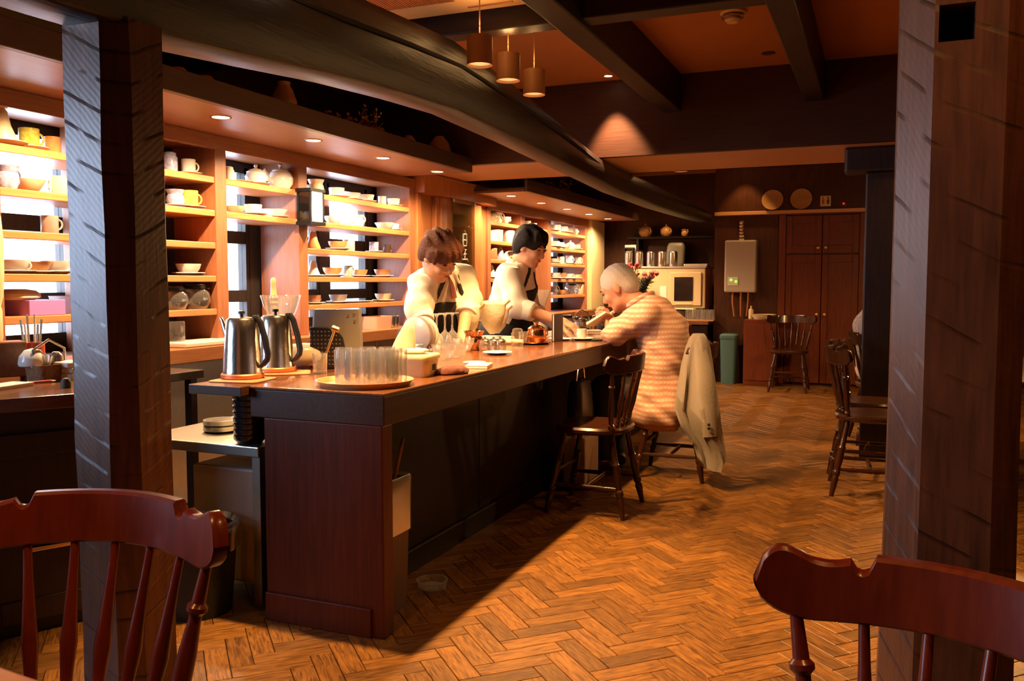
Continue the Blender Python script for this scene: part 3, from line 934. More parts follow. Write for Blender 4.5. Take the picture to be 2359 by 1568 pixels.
# unseen pendant added behind the right post to brighten the header underside
t = thing('added_fill_lamp', 'added fill lamp hidden behind the big right post, brightening the header underside', 'lamp', (0.72, 6.95, 1.50))
B().lathe([(.05, .16), (.06, .16), (.15, .0), (.145, .0), (.05, .155)], n=28, caps=False).obj('shade', 'lamp_tan', t)
B().lathe([(.004, .16), (.004, .70)], n=8).obj('cord', 'black_plastic', t)
B().lathe([(0, .03), (.03, .05), (.035, .08), (.02, .11), (0, .115)], n=18).obj('bulb', 'bulb_glow', t)
l = bpy.data.lights.new('added_fill_light', 'POINT'); l.energy = 120; l.color = TUNG; l.shadow_soft_size = 0.04
lo = bpy.data.objects.new('added_fill_light', l); lo.location = (0, 0, -0.03); lo.parent = t; COL.objects.link(lo)

# ceiling fittings
t = thing('air_vent', 'slatted air conditioner grille in the ceiling above the log beam', 'air vent', (-2.08, 3.60, 2.62))
B().box(-0.45, 0.46, 0.30, 0.47, 0.0, 0.15).box(-0.45, 0.46, -0.47, -0.36, 0, 0.15).box(-0.45, -0.40, -0.36, 0.30, 0, 0.15).box(0.14, 0.46, -0.36, 0.30, 0, 0.15).box(-0.40, 0.14, -0.36, 0.30, 0.05, 0.15).obj('housing', 'vent_cream', t, smooth=False)
sl = B().box(-0.004, 0.004, -0.36, 0.30, 0.002, 0.03).mesh('slat', 'copper_matte')
for k in range(38):
    inst('slat', sl, t, (-0.392 + k * 0.0142, 0, 0))
B().box(0.16, 0.40, 0.395, 0.41, -0.004, 0.0).obj('louver_lip', 'copper_matte', t, smooth=False)
t = thing('smoke_detector', 'round white smoke detector with a metal ring on the ceiling', 'detector', (-0.79, 5.08, ZC))
B().lathe([(0.072, 0), (0.072, -0.012), (0.06, -0.02), (0.055, -0.02)], n=24).obj('base', 'cream_plastic', t)
B().lathe([(0.05, -0.02), (0.062, -0.032), (0.062, -0.038), (0.045, -0.04)], n=24).obj('ring', 'steel', t)
B().lathe([(0.045, -0.02), (0.045, -0.05), (0.03, -0.065), (0, -0.07)], n=24).obj('head', 'cream_plastic', t)
t = thing('sprinkler_cap', 'small dark recessed ceiling fitting near the header', 'ceiling fitting', (-0.71, 6.08, ZC))
B().lathe([(0.045, 0), (0.045, -0.006), (0.03, -0.008), (0.026, -0.002), (0, -0.002)], n=20).obj('ring', 'bin_brown', t)

# ================================================================== BAR COUNTER
ct = thing('bar_counter', 'long dark mahogany bar counter with a thick polished top', 'counter', (-1.84, 5.15, 0))
CY0, CY1, CXF, CXB, CZ = 2.555 - 5.15, 7.9 - 5.15, -1.55 + 1.84, -2.125 + 1.84, 0.87
B().box(CXB, CXF, CY0, CY1, CZ - 0.012, CZ).obj('polished_top', 'counter_top_wood', ct, smooth=False, bevel=0.004)
B().box(CXB + .002, CXF - .002, CY0 + .002, CY1, CZ - 0.115, CZ - 0.012).obj('edge_beam', 'counter_edge_wood', ct, smooth=False, bevel=0.004)
B().box(CXB + 0.06, CXF - 0.012, CY0 - 0.045 + .05, CY0 + 0.075, 0.0, CZ - 0.115).obj('end_panel', 'counter_wood', ct, smooth=False, bevel=0.005)
B().box(CXB + 0.06, CXF - 0.06, CY0 - 0.006, CY0 + 0.004, 0.0, 0.105).obj('end_plinth', 'counter_wood', ct, smooth=False, bevel=0.003)
for k in range(4):
    ya = CY0 + 0.075 + k * (CY1 - CY0 - 0.075) / 4
    B().box(CXB + 0.06, 0.0, ya + .003, ya + (CY1 - CY0 - 0.075) / 4 - .003, 0.10, CZ - 0.115).obj('front_panel', 'dark_base_wood', ct, smooth=False, bevel=0.004)
B().box(CXB + 0.06, 0.02, CY0 + 0.075, CY1, 0.0, 0.10).obj('foot_plinth', 'dark_base_wood', ct, smooth=False, bevel=0.004)
B().box(CXB - 0.245, CXB, CY0 - 0.045, CY1, CZ - 0.035, CZ).obj('inner_ledge', 'counter_edge_wood', ct, smooth=False, bevel=0.003)

# steel worktop behind the counter, lower
wt = thing('steel_worktop', 'low stainless steel worktop behind the end of the bar', 'worktop', (-2.35, 4.6, 0))
B().box(-0.42, 0.20, -1.97, -0.62, 0.585, 0.625).obj('top', 'brushed_steel', wt, smooth=False, bevel=0.004)
for (a, b_) in ((-0.385, -1.93), (0.17, -1.93), (-0.385, -0.66), (0.17, -0.66)):
    B().box(a - 0.018, a + 0.018, b_ - 0.018, b_ + 0.018, 0, 0.585).obj('leg', 'brushed_steel', wt, smooth=False)
o = B().box(-0.18, 0.17, 0, 0.42, 0, 0.46).obj('white_cabinet', 'white_enamel', loc=(-2.36, 2.70, 0.06), smooth=False, bevel=0.012)
tag(o, 'white enamel cupboard under the steel worktop', 'cupboard')
t = thing('waste_bin', 'dark bin lined with a clear bag beside the white cupboard', 'bin', (-2.36, 2.53, 0))
B().lathe([(0.12, 0), (0.145, 0.32), (0.13, 0.32), (0.11, 0.02), (0, 0.02)], n=20).obj('body', 'bin_dark', t)
rg = random.Random(4)
B().loft([[((r_ + rg.uniform(-.004, .004)) * math.cos(2 * PI * k / 24), (r_ + rg.uniform(-.004, .004)) * math.sin(2 * PI * k / 24), z) for k in range(24)] for r_, z in ((.147, .24), (.15, .29), (.152, .335), (.142, .35), (.13, .33))], caps=False).obj('bag', 'clear_bag', t)

# bin at the guests' side
t = thing('waste_bin', 'brown bin with a folded clear bag standing at the bar front', 'bin', (-1.725, 2.80, 0))
B().loft([[(x * s_, y * s_, z) for x, y in rrect(0.16, 0.24, 0.03)] for s_, z in ((0.86, 0), (0.93, .25), (1.0, .50), (0.94, .50), (0.85, .05))]).obj('body', 'bin_brown', t)
B().loft([[(x * s_ + rg.uniform(-.002, .002), y * s_ + rg.uniform(-.002, .002), z) for x, y in rrect(0.16, 0.24, 0.03)] for s_, z in ((1.02, .30), (1.03, .38), (1.035, .45), (1.03, .505), (0.97, .515))], caps=False).obj('bag', 'clear_bag', t)
st = B().tube([(0.0, 0, 0), (0.01, 0.02, 0.25), (0.06, 0.10, 0.62)], [0.008, 0.009, 0.007], 8).obj('stick', 'box_wood', loc=(-1.735, 2.80, 0.03))
tag(st, 'thin wooden stick leaning out of the brown bin', 'stick')
t = thing('ashtray', 'small clear glass dish on the floor by the brown bin', 'dish', (-1.66, 3.10, 0))
B().lathe([(0, .004), (.05, .004), (.06, .03), (.065, .03), (.06, .0), (0, 0)], n=20).obj('dish', 'clear_glass', t)

# ================================================================== CHAIRS
def crest_top(s):
    a = abs(s)
    if a < 0.150: z = 0.868 - 0.10 * s * s
    elif a < 0.176:
        q = (a - 0.163) / 0.013
        z = 0.858 - 0.016 * math.sqrt(max(0, 1 - q * q))
    elif a < 0.225:
        q = (a - 0.176) / 0.049
        z = 0.857 - 0.006 * math.sin(q * PI * .9)
    else:
        q = min(1, (a - 0.225) / 0.058)
        z = 0.856 + 0.016 * math.sin(min(1, q * 1.3) * PI / 2) - (0.056 * (1 - math.sqrt(max(0, 1 - max(0, (q - .45) / .55) ** 2))))
    return z


def crest_bot(s):
    a = abs(s)
    z = 0.775 - 0.18 * s * s
    if a > 0.215:
        q = min(1, (a - 0.215) / 0.068)
        z = 0.767 + 0.047 * (1 - math.sqrt(max(0, 1 - q * q)))
    return z


def back_x(s): return -0.215 + 1.55 * s * s


def back_pt(s, off=0.0):
    n = Vector((1, -3.1 * s, 0)).normalized()
    return Vector((back_x(s), s, 0)) + n * off


LEGP = [(0, .013), (.10, .016), (.22, .021), (.26, .016), (.28, .022), (.32, .022), (.34, .016), (.50, .022), (.60, .018), (.63, .023), (.66, .017), (.80, .016), (1.0, .013)]
SPP = [(0, .008), (.06, .010), (.09, .015), (.12, .010), (.15, .015), (.18, .010), (.30, .012), (.42, .015), (.55, .012), (.80, .0085), (1, .0075)]
ENDP = [(0, .012), (.05, .015), (.08, .019), (.11, .013), (.30, .017), (.50, .016), (.68, .011), (.72, .011), (.745, .018), (.77, .018), (.79, .012), (1, .009)]


def make_chair(wood_, label, loc, rz, group):
    t = thing('windsor_chair', label, 'chair', loc, rz, group)
    # saddle seat
    rings, n = [], 28
    for (sc_, z) in ((0.90, .435), (1.0, .447), (1.0, .463), (0.95, .475), (0.6, .466), (0.2, .462)):
        rg_ = []
        for k in range(n):
            a = 2 * PI * k / n
            ex = 0.205 * math.copysign(abs(math.cos(a)) ** .7, math.cos(a))
            ey = 0.215 * math.copysign(abs(math.sin(a)) ** .7, math.sin(a)) * (1 + .05 * math.cos(a))
            rg_.append((ex * sc_, ey * sc_, z))
        rings.append(rg_)
    B().loft(rings).obj('seat', wood_, t, angle=40)
    # crest rail
    ns = 75
    vs, fs = [], []
    for k in range(ns + 1):
        s = -0.283 + 0.566 * k / ns
        zt, zb_ = crest_top(s), crest_bot(s)
        lean = lambda z: -0.10 * (z - 0.47)
        for (off, z) in ((-.013, zb_ + .004), (-.009, zb_), (.009, zb_), (.013, zb_ + .004), (.013, zt - .005), (.008, zt), (-.008, zt), (-.013, zt - .005)):
            p = back_pt(s, off)
            vs.append((p.x + lean(z), p.y, z))
    for k in range(ns):
        for q in range(8):
            fs.append((k * 8 + q, k * 8 + (q + 1) % 8, k * 8 + 8 + (q + 1) % 8, k * 8 + 8 + q))
    fs += [tuple(range(8)), tuple(range(ns * 8, ns * 8 + 8))]
    B().add(vs, fs).obj('crest_rail', wood_, t, angle=42)
    for k in range(7):
        s = (-1 + 2 * k / 6) * 0.235
        top = back_pt(s)
        top = (top.x - .10 * .30, top.y, crest_bot(s) + .006)
        bot = (-0.165 + 1.1 * (s * .72) ** 2, s * .72, .468)
        B().turned(bot, top, ENDP if k in (0, 6) else SPP, 12).obj('spindle', wood_, t)
    for sx in (-1, 1):
        for sy in (-1, 1):
            B().turned((sx * .215, sy * .205, 0), (sx * .13, sy * .145, .445), LEGP, 12).obj('leg', wood_, t)
    for sy in (-1, 1):
        B().turned((.186 + .004, sy * .185, .155), (-.19, sy * .185, .155), [(0, .008), (.2, .011), (.5, .014), (.8, .011), (1, .008)], 10).obj('stretcher', wood_, t)
    B().turned((.0, -.185, .157), (.0, .185, .157), [(0, .008), (.2, .011), (.5, .014), (.8, .011), (1, .008)], 10).obj('stretcher', wood_, t)
    B().turned((.172, -.174, .225), (.172, .174, .225), [(0, .008), (.2, .011), (.5, .014), (.8, .011), (1, .008)], 10).obj('stretcher', wood_, t)
    return t


proto = make_chair('chair_wood', 'red brown windsor chair facing the camera before the left post', (-1.233, 0.925, 0), R(-79), 'windsor chairs')
p2 = make_chair('dark_chair_wood', 'empty dark windsor chair pulled up to the bar next to the reading man', (-1.42, 4.58, 0), R(180), 'windsor chairs')


def chair_at(src, label, loc, rz):
    c = copy_tree(src)
    c.location = loc
    c.rotation_euler = (0, 0, rz)
    c['label'] = label
    return c


chair_at(proto, 'red brown windsor chair at the lower right corner before the big post', (0.031, 1.04, 0), R(-119))
chair_at(p2, 'dark windsor chair the reading man sits on, jacket over its back', (-1.19, 5.58, 0), R(180))
chair_at(p2, 'nearer dark windsor chair half hidden by the big right post', (-0.02, 5.58, 0), R(4))
chair_at(p2, 'farther dark windsor chair of the pair by the right post', (-0.04, 6.17, 0), R(-3))
chair_at(p2, 'dark windsor chair under the person in the striped sleeve', (0.06, 7.35, 0), R(10))
chair_at(p2, 'dark windsor chair standing before the back door', (-0.92, 10.45, 0), R(-90))

# table in the lower left corner
ta, tb_ = at(0, 1530, z=0.70), at(110, 1568, z=0.70)
tb = thing('dining_table', 'bright orange wooden table corner in the lower left', 'table', (ta.x, ta.y, 0), math.atan2(tb_.y - ta.y, tb_.x - ta.x))
B().box(-0.55, 0.22, -0.70, 0.0, 0.67, 0.70).obj('table_top', 'table_wood', tb, smooth=False, bevel=0.008)
B().lathe([(0.20, 0), (0.20, .02), (.05, .05), (.035, .12), (.035, .62), (.09, .67)], n=20, c=(-0.2, -0.35, 0)).obj('pedestal', 'dark_chair_wood', tb)

# long dining table beyond the big right post
tl = thing('dining_table', 'long dark dining table under the added fill lamp behind the right post', 'table', (0.86, 6.45, 0))
B().box(-0.36, 0.36, -0.95, 0.95, 0.665, 0.70).obj('table_top', 'dark_chair_wood', tl, smooth=False, bevel=0.008)
for sx in (-1, 1):
    for sy in (-1, 1):
        B().turned((sx * .30, sy * .86, 0), (sx * .30, sy * .86, .665), [(0, .022), (.1, .026), (.3, .034), (.34, .024), (.38, .034), (.7, .028), (.8, .036), (1, .036)], 12).obj('leg', 'dark_chair_wood', tl)

# ================================================================== CROCKERY
ORD = ['first', 'second', 'third', 'fourth', 'fifth', 'sixth', 'seventh', 'eighth']
SHN = ['top', 'second', 'third', 'fourth', 'fifth', 'bottom']
BAYN = {'A': 'left of the near post', 'B': 'right of the near post', 'C': 'left of the lantern', 'D': 'right of the lantern',
        'E': 'past the glass sign', 'M': 'behind the standing barista', 'G': 'by the cream end wall'}
MESH = {}


def cached(key, fn):
    if key not in MESH: MESH[key] = fn()
    return MESH[key]


def sm(me, ang=40):
    me.polygons.foreach_set('use_smooth', [True] * len(me.polygons))
    me.set_sharp_from_angle(angle=R(ang))
    return me


PROF = {
    'cup': [(0, .006), (.030, .006), (.040, .030), (.043, .056), (.046, .056), (.043, .028), (.032, .004), (.024, .0), (0, 0)],
    'widecup': [(0, .006), (.030, .008), (.047, .030), (.054, .050), (.057, .050), (.050, .027), (.033, .004), (.026, .0), (0, 0)],
    'mug': [(0, .006), (.034, .006), (.036, .085), (.039, .085), (.038, .004), (.035, 0), (0, 0)],
    'bowl': [(0, .008), (.040, .012), (.068, .050), (.071, .050), (.046, .008), (.030, .0), (0, 0)],
    'saucer': [(0, .003), (.030, .003), (.070, .014), (.072, .012), (.036, .0), (0, 0)],
    'plate': [(0, .003), (.050, .003), (.085, .014), (.088, .012), (.055, .0), (0, 0)],
    'sugarbowl': [(0, .0), (.036, .0), (.056, .030), (.058, .045), (.046, .066), (.052, .068), (.030, .082), (.010, .088), (.006, .094), (.012, .100), (.008, .108), (0, .110)],
    'pot': [(0, 0), (.045, 0), (.066, .030), (.070, .060), (.056, .092), (.042, .102), (.046, .104), (.030, .114), (.010, .120), (.007, .126), (.014, .134), (.008, .142), (0, .144)],
    'jug': [(0, .004), (.030, .006), (.044, .03), (.040, .055), (.034, .066), (.046, .09), (.049, .09), (.037, .066), (.043, .055), (.047, .03), (.033, 0), (0, 0)],
    'jar': [(0, 0), (.030, 0), (.034, .012), (.034, .07), (.028, .078), (.028, .09), (.018, .096), (0, .098)],
    'tumbler': [(0, .008), (.027, .008), (.029, .13), (.031, .13), (.029, .002), (.027, 0), (0, 0)],
    'shortglass': [(0, .01), (.026, .01), (.030, .085), (.032, .085), (.029, .002), (.026, 0), (0, 0)],
    'beaker': [(0, .003), (.05, .003), (.066, .035), (.060, .07), (.042, .095), (.044, .11), (.047, .11), (.045, .095), (.063, .07), (.069, .035), (.052, 0), (0, 0)],
    'cone': [(0, 0), (.048, 0), (.050, .01), (.030, .06), (.022, .10), (.012, .115), (0, .118)],
    'canister': [(0, 0), (.040, 0), (.042, .006), (.042, .075), (.039, .08), (0, .08)],
}
HAND = {'cup': (.041, .030, .014), 'widecup': (.049, .028, .014), 'mug': (.037, .045, .024), 'pot': (.064, .06, .032), 'jug': (.042, .055, .026), 'sugarbowl': (.055, .04, .014), 'beaker': (.062, .06, .032)}


def crock_mesh(kind, mat):
    return cached((kind, mat), lambda: sm(B().lathe(PROF[kind], n=22).mesh(kind, mat)))


def handle_mesh(kind, mat):
    r0, zc, hr = HAND[kind]

    def mk():
        pts = [(r0 - .004 + hr * .95 * math.sin(a), 0, zc + hr * math.cos(a)) for a in [PI * k / 9 for k in range(10)]]
        return sm(B().tube(pts, hr * .22 + .001, 8, 0.75).mesh('handle', mat))
    return cached(('h', kind, mat), mk)


def crock(kind, mat, loc, label, cat, rz=0.0, scale=1.0, group=None, name=None, handle_mat=None):
    nm = {'widecup': 'coffee_cup', 'cup': 'coffee_cup', 'pot': 'teapot', 'sugarbowl': 'sugar_bowl', 'shortglass': 'water_glass', 'beaker': 'coffee_server', 'cone': 'cone_shaker'}.get(kind, kind)
    o = inst(name or nm, crock_mesh(kind, mat), loc=loc, rot=(0, 0, rz), scale=(scale,) * 3)
    tag(o, label, cat, group)
    if kind in HAND:
        inst('handle', handle_mesh(kind, handle_mat or mat), o)
    if kind == 'pot':
        inst('spout', cached(('sp', mat), lambda: sm(B().tube([(-.055, 0, .035), (-.085, 0, .05), (-.10, 0, .085), (-.115, 0, .10)], [.018, .012, .009, .007], 10).mesh('spout', mat))), o)
    if kind == 'beaker':
        inst('collar', cached(('bc', 1), lambda: sm(B().lathe([(.046, .088), (.052, .09), (.052, .104), (.046, .106)], n=22).mesh('collar', 'black_plastic'))), o)
    return o


COLN = {'white_china': 'white', 'cream_china': 'cream', 'yellow_china': 'yellow patterned', 'brown_china': 'brown', 'orange_china': 'orange brown', 'grey_china': 'grey brown',
        'blue_china': 'blue patterned', 'dark_china': 'dark', 'teal_china': 'pale green patterned', 'clear_glass': 'clear glass', 'light_turned_wood': 'light wooden', 'steel': 'metal', 'paper': 'white paper', 'wicker': 'wicker', 'smoked_glass': 'dark glass'}
KN = {'cup': 'cup', 'widecup': 'wide cup', 'mug': 'mug', 'bowl': 'bowl', 'plate': 'plate', 'saucer': 'saucer', 'sugarbowl': 'lidded bowl', 'pot': 'teapot', 'jug': 'jug', 'jar': 'jar', 'tumbler': 'tumbler', 'shortglass': 'glass', 'beaker': 'coffee server', 'cone': 'cone', 'canister': 'canister'}
# bay, level: (photo x, kind, material, saucer?, scale, turn)
W, CR = 'white_china', 'cream_china'
SHELF = {
    ('A', 0): [(12, 'cone', CR, 1, 1.25, 0), (78, 'mug', 'yellow_china', 1, .95, -40), (131, 'mug', 'orange_china', 0, .8, 120)],
    ('A', 1): [(22, 'jug', 'blue_china', 0, 1, 90), (70, 'bowl', CR, 0, .95, 0), (144, 'mug', CR, 0, .9, 200)],
    ('A', 2): [(118, 'mug', 'grey_china', 0, .85, -40)],
    ('A', 3): [(35, 'widecup', W, 1, 1, 30), (82, 'bowl', 'orange_china', 1, .9, 0), (128, 'widecup', W, 1, 1, 60)],
    ('B', 0): [(398, 'jar', 'blue_china', 0, 1, 0), (440, 'mug', W, 1, .85, -45)],
    ('B', 1): [(408, 'jug', 'blue_china', 1, .9, 110), (441, 'mug', 'yellow_china', 1, 1, -45)],
    ('B', 3): [(434, 'widecup', W, 1, 1.05, 110)],
    ('B', 4): [(398, 'beaker', 'clear_glass', 0, 1, -40), (447, 'beaker', 'clear_glass', 0, 1.1, -40)],
    ('C', 0): [(532, 'jar', W, 0, .8, 0), (556, 'plate', W, 0, .8, 0), (594, 'sugarbowl', W, 1, 1.0, 60), (650, 'pot', W, 0, 1.0, -50)],
    ('C', 1): [(545, 'bowl', CR, 0, .8, 0), (586, 'cup', W, 1, 1, 70), (618, 'cup', W, 0, .8, 70), (640, 'bowl', W, 1, .9, 0)],
    ('D', 0): [(731, 'jug', CR, 0, 1.0, 150), (778, 'cup', W, 1, 1.05, 150), (814, 'widecup', W, 1, .9, 150), (845, 'widecup', W, 1, .95, -40), (882, 'mug', W, 0, .7, 150), (908, 'cup', W, 1, .95, 150)],
    ('D', 1): [(770, 'widecup', W, 0, 1, 150), (800, 'sugarbowl', W, 0, .7, 0), (826, 'jug', W, 0, .85, 0), (887, 'bowl', W, 0, .95, 0), (908, 'cup', W, 1, .8, -40)],
    ('D', 2): [(722, 'cone', 'orange_china', 0, .9, 0), (779, 'widecup', 'orange_china', 1, 1.05, 120), (804, 'canister', CR, 0, .9, 0), (862, 'mug', 'blue_china', 1, .8, 120), (892, 'mug', 'dark_china', 0, .7, -40)],
    ('D', 3): [(722, 'cone', W, 1, .8, 0), (766, 'widecup', 'orange_china', 1, 1.05, 140), (800, 'mug', 'teal_china', 0, .85, 60), (829, 'widecup', 'orange_china', 1, .9, 120), (881, 'widecup', 'brown_china', 1, 1.0, -40)],
    ('D', 4): [(722, 'cup', 'brown_china', 1, .9, 60), (778, 'widecup', 'grey_china', 1, 1.0, -40), (808, 'saucer', W, 0, .9, 0), (836, 'saucer', W, 0, .9, 0), (882, 'widecup', CR, 1, 1.0, -40)],
    ('E', 0): [(1133, 'sugarbowl', CR, 0, 1, 0), (1146, 'jug', W, 0, 1, 0), (1160, 'widecup', W, 0, 1.2, 0)],
    ('E', 1): [(1129, 'shortglass', W, 0, .9, 0), (1136, 'shortglass', W, 0, 1.1, 0), (1142, 'shortglass', CR, 0, 1.2, 0), (1149, 'shortglass', CR, 0, 1.2, 0), (1171, 'canister', W, 0, 1.35, 0)],
    ('E', 2): [(1132, 'canister', 'brown_china', 0, 1.2, 0), (1152, 'cone', 'blue_china', 0, 1, 0), (1168, 'cup', CR, 0, 1.2, 0)],
    ('E', 3): [(1131, 'cone', W, 1, 1, 0), (1139, 'cup', W, 0, 1, 0)],
    ('E', 4): [(1130, 'jug', W, 0, 1, 0)],
    ('M', 0): [(1212, 'cup', W, 1, 1, 0), (1222, 'bowl', W, 0, .9, 0)],
    ('G', 0): [(1273, 'cup', W, 1, 1.1, 40), (1284, 'mug', W, 0, .9, 40), (1297, 'cup', W, 1, 1.15, 40), (1309, 'cup', W, 1, 1.1, 40), (1322, 'sugarbowl', W, 0, .9, 40)],
    ('G', 1): [(1274, 'widecup', W, 1, 1.2, 40), (1287, 'widecup', W, 1, 1.1, 40), (1300, 'bowl', W, 0, 1.0, 40), (1314, 'sugarbowl', W, 0, .9, 40), (1327, 'cup', CR, 1, 1.0, 40)],
    ('G', 2): [(1278, 'bowl', W, 1, .9, 40), (1292, 'canister', CR, 0, .9, 40), (1311, 'mug', W, 1, 1.0, 40), (1332, 'mug', CR, 1, .9, 40)],
    ('G', 3): [(1276, 'widecup', W, 1, 1.2, 40), (1294, 'cup', 'brown_china', 1, 1.1, 40), (1310, 'widecup', W, 1, 1.1, 40), (1328, 'widecup', CR, 1, 1.0, 40)],
    ('G', 4): [(1274, 'jug', 'clear_glass', 0, 1.1, 40), (1294, 'bowl', CR, 0, 1.0, 40), (1316, 'beaker', 'clear_glass', 0, 1.1, 40), (1334, 'mug', CR, 0, 1.3, 40)],
}
for (bay, lv), items in SHELF.items():
    for k, (px, kind, mat, sau, sc_, turn) in enumerate(items):
        sc_ *= 1.24
        turn = {-45: 60, -40: 70, -50: 80}.get(turn, turn)
        xx = -3.80 if bay in 'ABCD' else -3.78
        y = at(px, 620, x=xx).y
        z = ZS[lv]
        where = '%s from left, %s shelf %s' % (ORD[k], SHN[lv], BAYN[bay])
        desc = '%s %s' % (COLN[mat], KN[kind])
        if sau:
            crock('saucer', W if mat not in (CR,) else CR, (xx, y, z), 'saucer under %s, %s' % (desc, where), 'saucer', 0, 1.05 * sc_, 'saucers on the cup wall')
            z += 0.004 * sc_
        crock(kind, mat, (xx, y, z), '%s, %s' % (desc, where), KN[kind].split()[-1], R(turn), sc_, 'crockery on the cup wall')

# ================================================================== ON THE BACK COUNTER
ZB = 0.88
y = at(452, 790, x=-3.72).y
o = B().box(-0.13, 0.13, -0.24, 0.24, 0, 0.03).obj('serving_tray', 'white_enamel', loc=(-3.70, y, ZB), smooth=False, bevel=0.008)
tag(o, 'flat white tray on the back counter right of the near post', 'tray')
y = at(407, 760, x=-3.72).y
crock('canister', 'clear_glass', (-3.74, y, ZB + 0.03), 'clear glass canister on the flat white tray', 'canister', 0, 1.45)
# wooden pepper mill and the like behind the hopper
t = thing('pepper_mill', 'tall turned wooden pepper mill behind the grinder hopper', 'pepper mill', at(632, 770, x=-3.62).to_tuple()[:2] + (ZB,))
B().lathe([(0, 0), (.035, 0), (.036, .03), (.028, .05), (.030, .08), (.022, .10), (.026, .13), (.020, .16), (.024, .20), (.018, .22), (.026, .235), (.022, .25), (.030, .27), (.020, .29), (.016, .36), (.018, .385), (.010, .40), (0, .402)], n=18).obj('body', 'light_turned_wood', t)
B().lathe([(.0325, .072), (.0335, .078), (.0325, .084)], n=18).obj('band', 'brass', t)
# baskets at the end of the back counter
o = B().loft([[(x * s_, y_ * s_, z) for x, y_ in rrect(0.16, 0.26, 0.03)] for s_, z in ((.9, 0), (1, .10), (.94, .10), (.86, .02))]).obj('bread_basket', 'pink_paper', loc=(-3.70, at(868, 740, x=-3.7).y, ZB))
tag(o, 'pinkish box on the back counter behind the grey case', 'box')
for k, px in enumerate((893, 902, 910)):
    crock('shortglass', 'steel', (-3.68, at(px, 740, x=-3.68).y, ZB), '%s metal tumbler from left right of the pinkish box' % ORD[k], 'tumbler', 0, 1.1, 'metal tumblers on back counter')
# things in the bay left of the near post, lower shelf
y = at(45, 690, x=-3.75).y
z4 = ZS[4]
o = B().box(-0.14, 0.12, -0.10, 0.10, 0, 0.075).obj('paper_box', 'purple_paper', loc=(-3.84, at(70, 700, x=-3.84).y, z4), smooth=False, bevel=0.003)
tag(o, 'purple paper box on the fifth shelf left of the near post', 'box')
o = B().loft([[(x * s_, y_ * s_, z) for x, y_ in rrect(0.20, 0.17, 0.05)] for s_, z in ((.75, .0), (1, .012), (.98, .03), (.8, .045), (.4, .052))]).obj('folded_towel', 'linen', loc=(-3.84, at(45, 680, x=-3.84).y - .02, z4 + 0.0755))
tag(o, 'white folded towel lying on the purple box', 'towel')
o = B().loft([[(x * s_, y_ * s_, z) for x, y_ in rrect(0.20, 0.15, 0.02)] for s_, z in ((.85, 0), (1, .085), (1.03, .09), (.97, .09), (.82, .01))]).obj('plastic_tub', 'white_plastic', loc=(-3.84, 3.27, z4))
tag(o, 'whitish plastic tub on the fifth shelf left of the near post', 'tub')

# ================================================================== HANGING LANTERN
t = thing('wall_lantern', 'black framed lantern with glowing white panes on the shelf divider', 'lantern', (-3.632, 5.045, 1.655))
fr = B()
for sx in (-1, 1):
    for sy in (-1, 1):
        fr.box(sx * .05 - .007, sx * .05 + .007, sy * .072 - .009, sy * .072 + .009, 0, .225)
fr.box(-.062, .062, -.088, .088, .215, .238).box(-.062, .062, -.088, .088, -.012, .012)
fr.obj('frame', 'black_iron', t, smooth=False, bevel=0.002)
B().box(.050, .053, -.064, .064, .012, .215).obj('pane', 'lantern_glow', t, smooth=False)
B().box(-.044, .044, -.075, -.072, .012, .215).obj('pane', 'black_glass', t, smooth=False)
B().box(-.044, .044, .072, .075, .012, .215).obj('pane', 'lantern_glow', t, smooth=False)
l = bpy.data.lights.new('lantern_light', 'POINT'); l.energy = 1.5; l.color = SHELFL; l.shadow_soft_size = 0.05
lo = bpy.data.objects.new('lantern_light', l); lo.location = (0.10, 0, 0.11); lo.parent = t; COL.objects.link(lo)

# ================================================================== ON TOP OF THE SOFFIT
ZT = SOF1 + 0.04


def soff(px, x=-3.17): return at(px, 300, x=x).y


for k, px in enumerate((398, 428, 462, 490, 512)):
    zz = ZT
    o = B().lathe([(0, 0), (.045, 0), (.058, .035), (.05, .075), (.03, .09), (0, .092)], n=16).obj('clay_pot', 'terracotta', loc=(-3.24 + .03 * (k % 2), soff(px), zz), rot=(0, 0, k))
    o.scale = (1, 1, 1.25 + .2 * (k % 2))
    tag(o, '%s dark red clay pot from left on the soffit by the near post' % ORD[k], 'pot', 'clay pots on the soffit')
o = B().lathe([(0, 0), (.05, 0), (.07, .06), (.075, .12), (.05, .19), (.035, .21), (.04, .23), (.03, .23), (0, .2)], n=20).obj('clay_vase', 'gourd_skin', loc=(-3.2, soff(665), ZT))
tag(o, 'brown clay vase standing alone on the soffit left of the dried branches', 'vase')
o = B().lathe([(0, 0), (.05, 0), (.085, .05), (.092, .10), (.075, .165), (.045, .20), (.035, .215), (0, .215)], n=22).obj('clay_jar', 'gourd_skin', loc=(-3.2, soff(1020), ZT))
tag(o, 'round tan clay jar at the far end of the near soffit', 'jar')
o = B().lathe([(0, 0), (.04, 0), (.065, .05), (.06, .10), (.03, .14), (.02, .15), (0, .15)], n=20).obj('clay_jar', 'gourd_skin', loc=(-3.2, soff(950), ZT))
tag(o, 'smaller tan clay jar left of the round one on the soffit', 'jar')
rb = random.Random(21)


